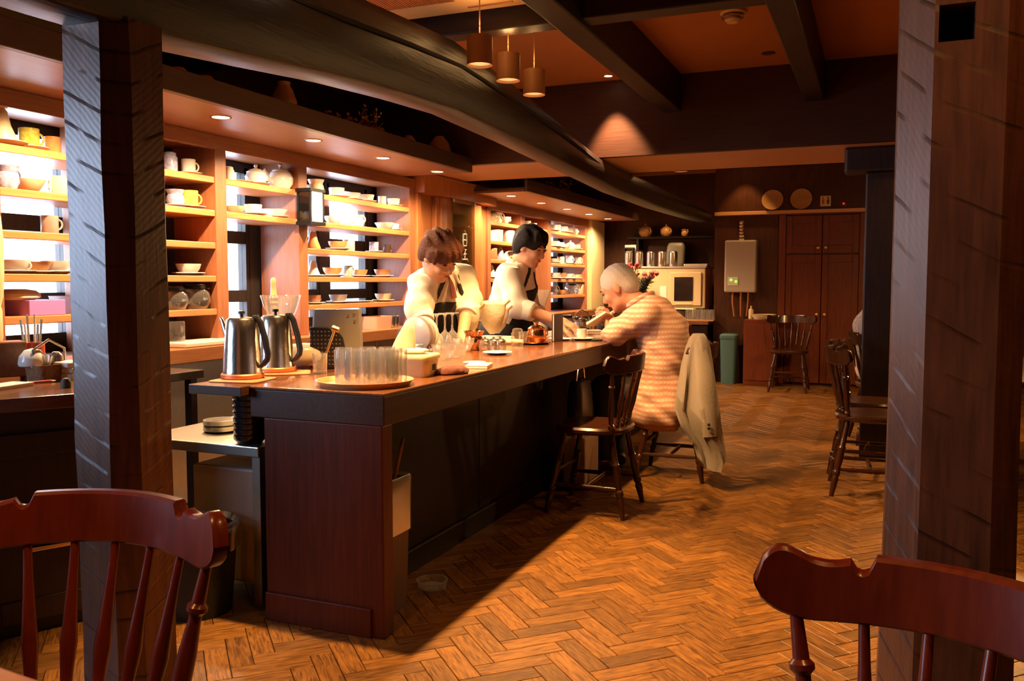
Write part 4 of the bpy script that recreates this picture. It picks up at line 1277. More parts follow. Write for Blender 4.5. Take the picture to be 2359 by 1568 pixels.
def dried(label, px0, px1, nst, leafm, hmax, name='dried_branches', soz=ZT, x=-3.18):
    ya, yb = soff(px0, x), soff(px1, x)
    yc = (ya + yb) / 2
    t = thing(name, label, 'dried flowers', (x, yc, soz))
    stems, lv = B(), B()
    for k in range(nst):
        p = Vector((rb.uniform(-.05, .05), rb.uniform(-.3, .3) * (yb - ya), 0.0))
        d = Vector((rb.uniform(-.2, .25), rb.uniform(-1, 1), rb.uniform(.3, 1.0))).normalized()
        pts = [p.copy()]
        L_ = rb.uniform(.5, 1.0) * hmax
        for q in range(5):
            d = (d + Vector((rb.uniform(-.25, .25), rb.uniform(-.3, .3), rb.uniform(-.2, .15)))).normalized()
            p = p + d * L_ / 5
            pts.append(p.copy())
            for _ in range(2):
                c = p + Vector((rb.uniform(-.02, .02), rb.uniform(-.03, .03), rb.uniform(-.02, .025)))
                a = Vector((rb.uniform(-1, 1), rb.uniform(-1, 1), rb.uniform(-1, 1))).normalized() * rb.uniform(.012, .024)
                bb = a.cross(Vector((rb.uniform(-1, 1), rb.uniform(-1, 1), rb.uniform(-1, 1)))).normalized() * .010
                lv.add([c - a, c + bb, c + a, c - bb, c + a.cross(bb).normalized() * .006], [(0, 1, 4), (1, 2, 4), (2, 3, 4), (3, 0, 4), (0, 3, 2, 1)])
        stems.tube(pts, [.004, .0035, .003, .003, .002, .0015], 5)
    stems.obj('stems', 'stem_brown', t)
    tag(lv.obj('dried_leaves', leafm, t, smooth=False), kind='stuff')
    return t


dried('dried brown branches with curled leaves lying on the near soffit', 740, 905, 22, 'dried_leaf', .26)
dried('dried red leaves at the foot of the round clay jar', 965, 1005, 8, 'dried_red', .13)
dried('dried branches lying on the far soffit under the log beam', 1240, 1330, 14, 'dried_leaf', .25, soz=SOF2 + .04, x=-3.2)

# ================================================================== ON THE BAR
ZK = 0.87


def bar(px, py, z=ZK):
    p = at(px, py, z=z)
    return (p.x, p.y, z)


# cork felt mats and coffee pots
for (px, py, sx, sy, rz, lab) in ((560, 876, .20, .19, 10, 'orange felt mat under the front steel coffee pot'), (652, 860, .22, .16, 35, 'orange felt mat under the rear steel coffee pot')):
    x, y, z = bar(px, py)
    x = max(x, -2.28)
    o = B().ext([(a * sx, b_ * sy) for a, b_ in rrect(1, 1, .12)], (0, 0, 0), (1, 0, 0), (0, 1, 0), (0, 0, 1), .006).obj('felt_mat', 'cork_felt', loc=(x, y, z), rot=(0, 0, R(rz)), bevel=.002)
    tag(o, lab, 'mat')


def coffee_pot(label, loc, rz):
    t = thing('coffee_pot', label, 'coffee pot', loc, rz)
    B().lathe([(0, 0), (.074, 0), (.078, .012), (.074, .03), (.070, .10), (.064, .18), (.060, .228), (.057, .232), (.055, .225), (0, .223)], n=36).obj('body', 'steel', t)
    B().lathe([(.080, .0), (.083, .004), (.083, .016), (.079, .02)], n=36).obj('base_ring', 'copper_matte', t)
    lid = B().lathe([(.056, .228), (.052, .236), (.02, .240), (0, .240)], n=30).obj('lid', 'steel', t)
    B().lathe([(.006, .239), (.006, .248), (.014, .252), (.012, .262), (0, .264)], n=14).obj('knob', 'black_plastic', lid)
    B().tube([(-.055, 0, .165), (-.066, 0, .19), (-.080, 0, .225), (-.088, 0, .236)], [.020, .016, .010, .007], 12).obj('spout', 'steel', t)
    h = B().tube([(.048, 0, .234), (.066, 0, .236), (.080, 0, .215), (.098, 0, .15), (.108, 0, .095), (.105, 0, .075), (.090, 0, .055), (.074, 0, .045)], [.008, .0085, .0085, .0085, .0085, .008, .007, .005], 10, 1.5).obj('handle', 'black_plastic', t)
    return t


coffee_pot('brushed steel coffee pot at the bar end, nearest the near post', (-2.287, 2.715, ZK + .0065), R(12))
coffee_pot('brushed steel coffee pot standing behind the first one', bar(637, 858)[:2] + (ZK + .0065,), R(12))

# glasses and jars behind the pots
for k, (px, py, kind, mat, sc_) in enumerate(((672, 838, 'shortglass', 'clear_glass', 1.15), (690, 842, 'shortglass', 'clear_glass', 1.1), (707, 845, 'jug', 'clear_glass', 1.0))):
    x, y, z = bar(px, py)
    crock(kind, mat, (max(x, -2.32), y, z), ['clear glass right behind the rear coffee pot', 'clear glass between the rear coffee pot and the small glass jug', 'small clear glass jug left of the black mesh case'][k], 'glass', R(40), sc_)

# coffee grinder with glass hopper on the back side
gx, gy = -3.0, 4.02
t = thing('coffee_grinder', 'coffee grinder with a cone of clear glass on top, behind the coffee pots', 'grinder', (-3.02, at(648, 760, x=-3.02).y, 0))
B().box(-.12, .12, -.12, .12, 0, .74).obj('stand', 'brushed_steel', t, smooth=False, bevel=.01)
B().lathe([(.075, .74), (.08, .82), (.055, .90), (.03, .94), (.03, .97)], n=28).obj('body', 'hopper_base', t)
B().lathe([(.028, .96), (.04, 1.0), (.085, 1.11), (.105, 1.175), (.110, 1.18), (.108, 1.172), (.088, 1.108), (.043, .998)], n=30, caps=False).obj('hopper', 'clear_glass', t)
g2 = copy_tree(t)
g2.location = (-2.98, at(1243, 700, x=-2.98).y, 0)
g2['label'] = 'second grinder with clear glass cone, behind the arm of the standing barista'
t = thing('leaf_painted_barrel', 'cream ceramic barrel painted with dark leaves behind the glass jug', 'barrel', (-2.33, at(700, 790, x=-2.33).y, ZK))
zc = .06
mm = Matrix.Translation((0, 0, .058)) @ Matrix.Rotation(R(35), 4, 'Z') @ Matrix.Rotation(R(90), 4, 'Y')
B().lathe([(0, -.09), (.040, -.09), (.050, -.07), (.056, 0), (.050, .07), (.036, .09), (.022, .10), (.026, .112), (.018, .122), (0, .122)], n=28, m=mm).obj('barrel', 'cream_china', t)
b = B()
for k in range(5):
    a = R(-40 + 35 * k)
    for s_ in (-1, 1):
        c = Vector((math.cos(a) * .0565, math.sin(a) * .0565, .01))
        tgv = Vector((-math.sin(a), math.cos(a), 0))
        q = [c + tgv * .0, c + tgv * .010 * s_ + Vector((0, 0, .018)), c + tgv * .004 * s_ + Vector((0, 0, .045)), c + tgv * -.002 * s_ + Vector((0, 0, .02))]
        n_ = Vector((math.cos(a), math.sin(a), 0)) * .0025
        b.add([mm @ v for v in q] + [mm @ (v + n_) for v in q], [(0, 1, 2, 3), (4, 5, 6, 7), (0, 1, 5, 4), (1, 2, 6, 5), (2, 3, 7, 6), (3, 0, 4, 7)])
b.obj('leaf_motif', 'stem_brown', t, smooth=False)
B().box(-.05, .05, -.035, .035, 0, .012).obj('cradle', 'box_wood', t, rot=(0, 0, R(35)), smooth=False)

# grey case with black mesh
t = thing('grey_case', 'upright grey case with a rounded black mesh panel behind the tray of glasses', 'case', (-2.20, 3.24, ZK), R(20))
B().loft([[(x + .0, y_ , z) for x, y_ in rrect(.22 * s_, .07, .012)] for s_, z in ((1.0, 0), (.98, .10), (.93, .25), (.90, .262))]).obj('shell', 'grey_case', t, angle=60)
pts = [(-.10, .004), (.06, .004), (.058, .08), (.045, .14), (.02, .17), (-.02, .182), (-.10, .185)]
B().ext(pts, (-.012, -.0355, 0), (1, 0, 0), (0, 0, 1), (0, -1, 0), .012).obj('mesh_panel', 'black_plastic', t, smooth=False, bevel=.003)
b = B()
for r_ in range(9):
    for c_ in range(9):
        xx, zz = -.095 + c_ * .016, .02 + r_ * .018
        if xx > .03 and zz > .13: continue
        b.lathe([(.0, .0), (.005, .0), (.003, .002), (0, .003)], n=6, m=Matrix.Translation((xx - .012, -.0476, zz)) @ Matrix.Rotation(R(90), 4, 'X'))
tag(b.obj('mesh_studs', 'bin_brown', t), kind='stuff')
for (a, c_) in ((.055, .235), (.082, .24), (.085, .21)):
    B().lathe([(0, 0), (.006, 0), (.005, .003), (0, .004)], n=10, m=Matrix.Translation((a, -.0355, c_)) @ Matrix.Rotation(R(90), 4, 'X')).obj('stud', 'brass', t)
# measuring spoon in a glass
x, y, z = bar(738, 858)
x = -2.13
crock('shortglass', 'clear_glass', (-2.14, 3.02, ZK), 'clear glass holding the brass measuring spoon', 'glass', 0, 1.0)
t = thing('measuring_spoon', 'brass measuring spoon slanting up out of a glass before the grey case', 'spoon', (-2.14, 3.02, ZK + .012))
B().tube([(0, 0, 0), (.02, .01, .06), (.055, .03, .17)], [.004, .005, .005], 8).obj('handle', 'brass', t)
B().tube([(.045, .026, .178), (.072, .036, .168)], [.012, .012], 12).obj('head', 'brass', t)

# round tray of tumblers
tx, ty = -1.745, 2.745
t = thing('round_tray', 'round brown tray carrying tumblers on the near bar corner', 'tray', (tx, ty, ZK))
B().lathe([(0, .004), (.155, .004), (.176, .022), (.180, .022), (.162, 0), (0, 0)], n=48).obj('dish', 'dish_wood', t)
tm = crock_mesh('tumbler', 'tumbler_glass')
tumb = [(-.12, .03), (-.055, -.075), (-.06, .01), (-.045, .09), (.01, -.11), (.012, -.035), (.02, .045), (.03, .12), (.075, -.075), (.082, 0), (.09, .075), (.135, -.03), (.13, .045)]
rank = {k: i for i, k in enumerate(sorted(range(len(tumb)), key=lambda q: Vector((tumb[q][0], tumb[q][1], 0)).dot(_r)))}
for k, (a, b_) in enumerate(tumb):
    o = inst('tumbler', tm, loc=(tx + a * .93, ty + b_ * .93, ZK + .0045))
    tag(o, 'clear tumbler on the round brown tray, %s from the left' % (['leftmost'] + ORD[1:] + ['ninth', 'tenth', 'eleventh', 'twelfth', 'rightmost'])[rank[k]], 'tumbler', 'tumblers on the round tray')
# napkin standing beyond the tray
x, y, z = bar(925, 838)
t = thing('linen_napkin', 'cream linen napkin folded to a tall point beyond the tray', 'napkin', (-2.0, at(918, 800, x=-2.0).y, ZK))
rings = []
for k in range(9):
    q = k / 8
    rings.append([((.060 * (1 - q) ** .7 + .014) * math.cos(a) * (1 + .12 * math.sin(3 * a + q * 3)) + .05 * q, (.040 * (1 - q) ** .6 + .008) * math.sin(a) + .02 * q, .20 * q ** .9) for a in [2 * PI * j / 18 for j in range(18)]])
B().loft(rings).obj('cloth', 'linen', t, angle=80)
# plates on edge in a rack
t = thing('plate_rack', 'wire rack holding plates on edge behind the food box', 'rack', (-2.27, at(968, 800, x=-2.27).y, ZK))
B().tube([(-.06, -.09, .006), (.06, -.09, .006), (.06, .09, .006), (-.06, .09, .006), (-.06, -.088, .006)], .004, 6).obj('wire_base', 'steel', t)
for k in range(5):
    yy = -.07 + .034 * k
    B().tube([(-.06, yy, .006), (-.055, yy, .05), (.055, yy, .05), (.06, yy, .006)], .003, 6).obj('wire_hoop', 'steel', t)
for k in range(4):
    yy = -.06 + .034 * k
    o = inst('plate', crock_mesh('plate', 'grey_china' if k == 1 else 'white_china'), loc=(-2.27, at(968, 800, x=-2.27).y + yy, ZK + .104), rot=(R(-82), 0, R(-8)), scale=(1.05,) * 3)
    tag(o, '%s plate on edge from the near side of the rack behind the food box' % ORD[k], 'plate', 'plates in the rack')
crock('pot', 'white_china', (-2.0, at(960, 805, x=-2.0).y, ZK), 'small white teapot before the plate rack', 'teapot', R(-20), .62)
# plastic food box
x, y, z = bar(975, 862)
t = thing('food_box', 'yellowish plastic food box with a lid and small dark label', 'food box', (-1.735, 3.10, ZK), R(8))
B().loft([[(a * s_, b_ * s_, z_) for a, b_ in rrect(.17, .15, .025)] for s_, z_ in ((.86, 0), (.90, .006), (1.0, .075), (.97, .075), (.86, .008))]).obj('tub', 'food_box_plastic', t, angle=50)
B().loft([[(a * s_, b_ * s_, z_) for a, b_ in rrect(.178, .158, .028)] for s_, z_ in ((1.0, .07), (1.02, .074), (1.02, .086), (.98, .090), (.8, .088))]).obj('lid', 'food_box_lid', t, angle=50)
B().box(.078, .081, -.02, .035, .018, .055).obj('label', 'paper_grey', t, smooth=False)
B().box(.0805, .0825, -.012, .027, .024, .049).obj('label_print', 'navy_cloth', t, smooth=False)
o = B().loft([[(a * s_ + .008 * math.sin(5 * a * 20 + z_ * 99), b_ * s_, z_) for a, b_ in rrect(.11, .07, .02)] for s_, z_ in ((.8, 0), (1, .006), (.96, .014), (.7, .018))]).obj('folded_cloth', 'linen', loc=(-1.745, 3.12, ZK + .0905), rot=(0, 0, .4))
tag(o, 'white folded cloth on the lid of the food box', 'cloth')
# upside-down wine glasses
WG = [(.030, 0), (.034, .004), (.036, .03), (.028, .065), (.008, .085), (.0045, .10), (.0045, .155), (.010, .165), (.034, .170), (.034, .173), (.0, .173)]
wm = cached('wine', lambda: sm(B().lathe(WG, n=22).mesh('wine_glass', 'stem_glass')))
for k, px in enumerate((1006, 1025, 1042)):
    o = inst('wine_glass', wm, loc=(-2.29, at(px, 760, x=-2.29).y, ZK), scale=(1.18,) * 3)
    tag(o, ['left', 'middle', 'right'][k] + ' one of three upturned wine glasses before the bending barista', 'wine glass', 'upturned wine glasses')
# cut glass bowls
CG = [(0, .008), (.030, .010), (.055, .05), (.058, .075), (.061, .075), (.058, .046), (.034, .004), (0, 0)]
cm = cached('cutbowl', lambda: sm(B().lathe(CG, n=14).mesh('glass_bowl', 'clear_glass'), 5))
for k, (px, py) in enumerate(((1022, 828), (1052, 824), (1040, 812), (1068, 810))):
    x, y, z = bar(px, py)
    o = inst('glass_bowl', cm, loc=(x, y, z), rot=(0, 0, k * .3))
    tag(o, ['front left', 'front right', 'rear left', 'rear right'][k] + ' cut glass bowl of four beside the copper creamer', 'bowl', 'cut glass bowls')
# dark red cloth, notepads, small dishes
x, y, z = bar(1047, 857)
rings = []
rc = random.Random(8)
for (s_, zz) in ((.95, 0), (1.05, .008), (.95, .02), (.6, .03), (.2, .033)):
    rings.append([(.085 * s_ * math.cos(a) * (1 + .12 * math.sin(5 * a)), .05 * s_ * math.sin(a) * (1 + .1 * math.cos(4 * a)), zz + (rc.uniform(-.003, .004) if zz else 0)) for a in [2 * PI * j / 26 for j in range(26)]])
o = B().loft(rings).obj('crumpled_cloth', 'red_cloth', loc=(-1.625, 3.22, ZK), rot=(0, 0, 1.2), angle=60)
tag(o, 'crumpled dark red cloth at the bar edge beside the food box', 'cloth')
t = thing('notepad', 'thin white notepad lying on the bar beyond the red cloth', 'notepad', (-1.64, 3.52, ZK), R(15))
B().box(-.05, .05, -.075, .075, 0, .012).obj('pages', 'paper', t, smooth=False, bevel=.002)
B().box(-.051, .051, -.076, .076, .0122, .0145).obj('cover', 'white_plastic', t, smooth=False)
crock('saucer', 'white_china', bar(1093, 838)[:2] + (ZK,), 'small white dish lying left of the notepad', 'saucer', 0, .75)
crock('jug', 'copper', bar(1092, 806), 'small copper cream jug beside the cut glass bowls', 'jug', R(150), 1.2)
for k, px in enumerate((1117, 1137, 1152)):
    x, y, z = bar(px, 808)
    t = thing('sugar_jar', '%s clear sugar jar with a steel lid right of the copper jug' % ['left', 'middle', 'right'][k], 'jar', (x, y, z), group='sugar jars')
    B().lathe([(0, .004), (.030, .004), (.034, .02), (.030, .05), (.032, .05), (.036, .02), (.032, 0), (0, 0)], n=20).obj('glass', 'clear_glass', t)
    B().lathe([(.033, .048), (.033, .058), (.02, .068), (.006, .07), (.008, .078), (0, .08)], n=20).obj('lid', 'steel', t)
crock('saucer', 'white_china', bar(1146, 816), 'white saucer lying alone in the middle of the bar', 'saucer', 0, 1.1)
# flannel filters of the barista: cream cloth bags on a stand
t = thing('filter_stand', 'stand with cream cloth coffee filters between the two baristas', 'filter stand', (-2.25, 4.93, ZK))
for k, (a, b_, s_) in enumerate(((-.06, -.13, 1.25), (.03, .03, 1.35), (.0, .18, 1.15))):
    q = [(.012, .02), (.045, .06), (.062, .12), (.066, .16), (.060, .17), (.03, .175), (.0, .178)]
    B().lathe([(r_ * s_, z_ * s_) for r_, z_ in q], c=(a, b_, .03), n=22).obj('cloth_filter', 'cream_cloth', t)
    B().tube([(a + .055 * s_, b_, .17 * s_), (a + .09 * s_, b_, .20 * s_)], .008, 8).obj('filter_handle', 'light_turned_wood', t)
B().box(-.12, .10, -.18, .24, 0, .035).obj('stand_base', 'cream_cloth', t, smooth=False, bevel=.012)
x, y, z = bar(1172, 793)
o = B().tube([(-.085, -.03, .016), (0, 0, .019), (.085, .03, .016)], [.014, .018, .014], 14).obj('rolled_towel', 'linen', loc=(x, y, z))
tag(o, 'small rolled hand towel lying left of the copper sugar bowl', 'towel')
# copper sugar set
x, y, z = bar(1228, 792)
t = thing('copper_tray', 'scalloped copper tray under the copper sugar set', 'tray', (x, y, ZK))
B().lathe([(0, .004), (.08, .004), (.098, .012), (.10, .010), (.08, 0), (0, 0)], n=24).obj('dish', 'copper', t)
t.scale = (1.15, 1.15, 1.15)
t2 = thing('sugar_bowl', 'shiny copper sugar bowl with a lid on the copper tray', 'sugar bowl', (x + .015, y + .02, ZK + .0055))
B().lathe([(0, 0), (.038, 0), (.050, .02), (.052, .05), (.044, .072), (.046, .076), (.03, .088), (.008, .094), (.012, .106), (0, .11)], n=24).obj('body', 'copper', t2)
t2.scale = (1.2, 1.2, 1.2)
inst('handle', handle_mesh('cup', 'copper'), t2, (.008, 0, .02), (0, 0, R(20)))
crock('shortglass', 'clear_glass', (x - .055, y - .032, ZK + .0055), 'clear glass on the copper tray beside the sugar bowl', 'glass', 0, .85)
crock('jar', 'clear_glass', (-1.98, at(1192, 790, x=-1.98).y, ZK), 'slim clear cruet left of the copper tray', 'cruet', 0, 1.1)
# menu stand, white plate, cup
t = thing('menu_stand', 'dark brown leather menu standing upright before the second barista', 'menu', (-1.90, at(1284, 777, x=-1.90).y, ZK), R(77))
B().box(-.05, .05, -.012, -.004, 0, .175).obj('front_cover', 'leather_brown', t, smooth=False, bevel=.002)
B().box(-.047, .047, -.004, .004, .005, .17).obj('pages', 'paper', t, smooth=False)
B().box(-.05, .05, .004, .012, 0, .175).obj('back_cover', 'leather_brown', t, smooth=False, bevel=.002)
crock('plate', 'white_china', bar(1292, 783), 'flat white plate beside the standing menu', 'plate', 0, .95)
x, y, z = bar(1340, 783)
crock('saucer', 'white_china', (x, y, z), 'white saucer under the cup in front of the reading man', 'saucer', 0, 1.15)
crock('mug', 'white_china', (x, y, z + .005), 'white coffee cup on its saucer in front of the reading man', 'cup', R(150), .82)
o = B().box(-.035, .035, -.065, .065, 0, .010).obj('mobile_phone', 'black_plastic', loc=(bar(1372, 784)[0], bar(1372, 784)[1], ZK), rot=(0, 0, .5), smooth=False, bevel=.003)
tag(o, 'black mobile phone on the bar beside the white cup', 'phone')
for k, (m_, lab) in enumerate((('paper', 'lower book with pale cover lying beyond the phone'), ('pink_paper', 'upper book with pinkish cover lying beyond the phone'))):
    t = thing('paperback', lab, 'book', (-1.84, 5.86, ZK + .022 * k), R(20 + 12 * k))
    B().box(-.058, .055, -.082, .082, .002, .020).obj('pages', 'paper', t, smooth=False)
    B().box(-.06, .06, -.085, .085, 0, .002).box(-.06, .06, -.085, .085, .020, .0215).box(-.06, -.0575, -.085, .085, .002, .02).obj('cover', m_, t, smooth=False)
# brewing gear on the inner ledge by the second barista
for k, (px, kind, mat, sc_, lab) in enumerate(((1300, 'beaker', 'clear_glass', 1.2, 'clear glass coffee server at the hands of the second barista'), (1318, 'beaker', 'clear_glass', 1.0, 'second clear coffee server, behind the white cup'))):
    crock(kind, mat, (-2.22, at(px, 760, x=-2.22).y, ZK), lab, 'coffee server', R(60), sc_)
t = thing('steel_kettle', 'round steel kettle with an arched handle beyond the white cup', 'kettle', (-2.22, at(1340, 765, x=-2.22).y, ZK), R(30))
B().lathe([(0, 0), (.07, 0), (.078, .02), (.07, .06), (.04, .085), (.008, .09), (.012, .105), (0, .108)], n=28).obj('body', 'steel', t)
B().tube([(-.065, 0, .06), (-.05, 0, .13), (0, 0, .155), (.05, 0, .13), (.065, 0, .06)], .006, 8).obj('handle', 'steel', t)
B().tube([(.06, 0, .03), (.10, 0, .06), (.115, 0, .09)], [.014, .009, .007], 10).obj('spout', 'steel', t)
for k, (px, h_, m_, lab) in enumerate(((1385, .20, 'smoked_glass', 'dark bottle left of the reading man'), (1402, .17, 'steel', 'steel shaker left of the reading man'), (1368, .13, 'brass', 'brass pot left of the dark bottle'))):
    o = B().lathe([(0, 0), (.034, 0), (.036, .01), (.036, h_ * .62), (.014, h_ * .8), (.014, h_ * .97), (.010, h_), (0, h_)], n=18).obj('bottle' if k != 2 else 'brass_pot', m_, loc=(-2.0 - .05 * (k % 2), at(px, 760, x=-2.0).y, ZK))
    tag(o, lab, 'bottle' if k != 2 else 'pot')
t = thing('cloth_bag', 'dark cloth bag with a white lining slumped on the bar before the book', 'bag', (-1.86, 6.25, ZK))
B().loft([[(.075 * s_ * math.cos(a) * (1 + .1 * math.sin(3 * a)), .09 * s_ * math.sin(a), z_) for a in [2 * PI * j / 20 for j in range(20)]] for s_, z_ in ((.9, 0), (1.05, .03), (.95, .08), (.7, .13), (.45, .15))]).obj('body', 'navy_cloth', t, angle=70)
B().loft([[(.075 * s_ * math.cos(a) - .03, .05 * s_ * math.sin(a) - .05, z_) for a in [2 * PI * j / 14 for j in range(14)]] for s_, z_ in ((.5, .10), (.6, .15), (.35, .19), (.1, .2))]).obj('lining', 'linen', t, angle=70)
# black bowls and plates on the low steel worktop
ZW = .6255
STK = ['lowest', 'second lowest', 'third lowest', 'fourth lowest', 'middle', 'fourth highest', 'third highest', 'second highest', 'topmost']
for k in range(9):
    o = inst('lacquer_bowl', cached('lacq', lambda: sm(B().lathe([(0, .004), (.042, .004), (.055, .020), (.060, .036), (.063, .036), (.062, .018), (.046, .0), (0, 0)], n=24).mesh('lacquer_bowl', 'black_lacquer'))), loc=(-2.245, 2.70, ZW + k * .0225))
    tag(o, STK[k] + ' black lacquer bowl in the stack below the bar end', 'bowl', 'stacked black bowls')
for k in range(2):
    o = inst('stacking_dish', cached('dish', lambda: sm(B().lathe([(0, .004), (.055, .004), (.066, .010), (.068, .026), (.070, .026), (.071, .008), (.060, .0), (0, 0)], n=26).mesh('stacking_dish', 'white_china'))), loc=(-2.53, 2.86, ZW + k * .025))
    tag(o, ['lower', 'upper'][k] + ' of two white round dishes stacked left of the black bowls', 'dish', 'white stacked dishes')
crock('bowl', 'white_china', (-2.29, 2.98, ZW), 'white bowl behind the stack of black bowls', 'bowl', 0, .9)
o = B().lathe([(0, 0), (.028, 0), (.030, .006), (.030, .05), (.026, .05), (0, .046)], n=16).obj('small_tin', 'black_lacquer', loc=(-2.19, 2.86, ZW))
tag(o, 'small black tin right behind the black bowls', 'tin')
# tan tub on the back counter steel front area
o = B().loft([[(a * s_, b_ * s_, z_) for a, b_ in rrect(.30, .20, .04)] for s_, z_ in ((.9, 0), (1, .07), (.95, .07), (.85, .01))]).obj('rinsing_tub', 'cream_plastic', loc=(-2.62, 3.35, ZW))
tag(o, 'low cream tub on the steel worktop behind the coffee pots', 'tub')

# ================================================================== CASH CABINET AT THE LEFT EDGE
CD = math.atan2(.895, .445)
cc = thing('side_cabinet', 'dark panelled cabinet at the left edge behind the near post', 'cabinet', (-2.79, 2.04, 0), CD - R(90))
B().box(-.40, .02, -.62, .46, .80, .85).obj('worktop', 'counter_top_wood', cc, smooth=False, bevel=.004)
B().box(-.38, -.012, -.60, .44, 0, .80).obj('carcass', 'cabinet_wood', cc, smooth=False)
for k in range(2):
    y0 = -.59 + k * .515
    dr = B().box(-.012, .004, y0, y0 + .50, .05, .72).obj('door', 'cabinet_wood', cc, smooth=False, bevel=.004)
    B().box(.004, .012, y0, y0 + .07, .05, .72).box(.004, .012, y0 + .43, y0 + .50, .05, .72).box(.004, .012, y0 + .07, y0 + .43, .64, .72).box(.004, .012, y0 + .07, y0 + .43, .05, .13).obj('door_frame', 'cabinet_wood', dr, smooth=False, bevel=.003)
    B().box(.012, .024, y0 + .16, y0 + .34, .30, .315).obj('pull', 'brass', dr, smooth=False, bevel=.003)


def cab(px, py, z=.85):
    p = at(px, py, z=z)
    return (p.x, p.y, z)


t = thing('bill_pad', 'pad of bills lying on the side cabinet at the left edge', 'pad', cab(12, 893), R(10))
B().box(-.05, .05, -.09, .09, 0, .014).obj('pages', 'paper_grey', t, smooth=False, bevel=.002)
t = thing('red_pen', 'red pen lying beside the bill pad', 'pen', cab(82, 883), R(70))
B().tube([(-.07, 0, .005), (.06, 0, .005)], .005, 8).obj('barrel', 'red_plastic', t)
B().tube([(.06, 0, .005), (.075, 0, .005)], [.005, .0015], 8).obj('tip', 'paper', t)
o = B().lathe([(0, 0), (.018, 0), (.02, .02), (.012, .035), (0, .04)], n=14).obj('paperweight', 'pine_green', loc=cab(152, 893))
tag(o, 'small dark green paperweight at the end of the side cabinet', 'paperweight')
# things behind on the left end of the back counter side table
sd = thing('low_side_table', 'dark low table behind the side cabinet left of the near post', 'table', (-3.30, 2.80, 0))
B().box(-.18, .24, -.34, .55, .78, .82).obj('top', 'cabinet_wood', sd, smooth=False, bevel=.004)
for (a, b_) in ((-.14, -.30), (.20, -.30), (-.14, .5), (.20, .5)):
    B().box(a - .02, a + .02, b_ - .02, b_ + .02, 0, .78).obj('leg', 'cabinet_wood', sd, smooth=False)
ZD = .8205


def sid(px, x): return at(px, 800, x=x).y


o = B().box(-.10, .02, -.16, .07, 0, .15).obj('wooden_box', 'box_wood', loc=cab(20, 868), rot=(0, 0, CD - R(90)), smooth=False, bevel=.006)
tag(o, 'brown wooden box at the left edge behind the side cabinet', 'box')
t = thing('mushroom_lamp', 'small white mushroom shaped lamp left of the near post', 'table lamp', (-3.22, sid(74, -3.22), ZD))
B().lathe([(0, 0), (.035, 0), (.035, .008), (.022, .02), (.020, .075), (.018, .09)], n=20).obj('stem', 'cream_china', t)
B().lathe([(.008, .088), (.052, .085), (.056, .095), (.050, .125), (.03, .150), (.0, .158)], n=24).obj('shade', 'white_china', t)
t = thing('pencil_cup', 'red cup of pens behind the mushroom lamp', 'pen cup', (-3.38, sid(74, -3.38), ZD))
B().lathe([(0, .01), (.044, .01), (.046, .17), (.05, .17), (.05, 0), (0, 0)], n=20).obj('cup', 'red_plastic', t)
for k in range(6):
    a = k * 1.05
    B().tube([(.02 * math.cos(a), .02 * math.sin(a), .015), (.04 * math.cos(a), .04 * math.sin(a), .25 + .02 * (k % 3))], .005, 6).obj('pen', ['paper', 'teal_china', 'cream_china'][k % 3], t)
t = thing('wicker_basket', 'brown wicker basket left of the near post', 'basket', (-3.19, sid(112, -3.19), ZD))
B().loft([[(a * s_, b_ * s_, z_) for a, b_ in rrect(.12, .17, .03)] for s_, z_ in ((.85, 0), (1, .09), (.93, .09), (.8, .012))]).obj('weave', 'wicker', t, angle=50)
B().tube([(0, -.08, .08), (0, -.075, .15), (0, 0, .19), (0, .075, .15), (0, .08, .08)], .006, 8).obj('handle', 'steel', t)
for k, (dy, m_) in enumerate(((-.035, 'smoked_glass'), (.035, 'steel'))):
    o = B().lathe([(0, 0), (.028, 0), (.03, .06), (.025, .11), (.012, .125), (0, .125)], n=16).obj('cruet', m_, loc=(-3.19, sid(112, -3.19) + dy, ZD + .0125))
    tag(o, ['dark cruet', 'steel cruet'][k] + ' standing in the wicker basket', 'cruet')
for k in range(4):
    o = B().box(-.05, .05, -.05, .05, 0, .024).obj('sugar_pack', 'paper', loc=(-3.15 + .006 * (k % 2), sid(156, -3.15), ZD + k * .0245), rot=(0, 0, .15 * (k % 3)), smooth=False, bevel=.005)
    tag(o, ['lowest', 'second lowest', 'second highest', 'topmost'][k] + ' white paper packet stacked right of the wicker basket', 'packet', 'stacked paper packets')
# cream telephone like appliance at the very left
t = thing('cream_appliance', 'cream rounded wall appliance cut by the left edge of the picture', 'appliance', (-3.60, at(2, 600, x=-3.6).y - .10, .985))
B().loft([[(a * s_, b_ * s_ , z_) for a, b_ in rrect(.10, .20, .045)] for s_, z_ in ((.80, 0), (.86, .02), (.86, .14), (.8, .16), (.92, .20), (1.0, .30), (1.02, .45), (.95, .55), (.7, .60), (.3, .615))]).obj('body', 'cream_plastic', t, angle=60)
B().box(.03, .055, -.10, -.02, .25, .42).obj('dial', 'black_plastic', t, smooth=False, bevel=.008)
B().box(-.10, .05, -.11, .08, -.105, 0).obj('bracket', 'box_wood', t, smooth=False)

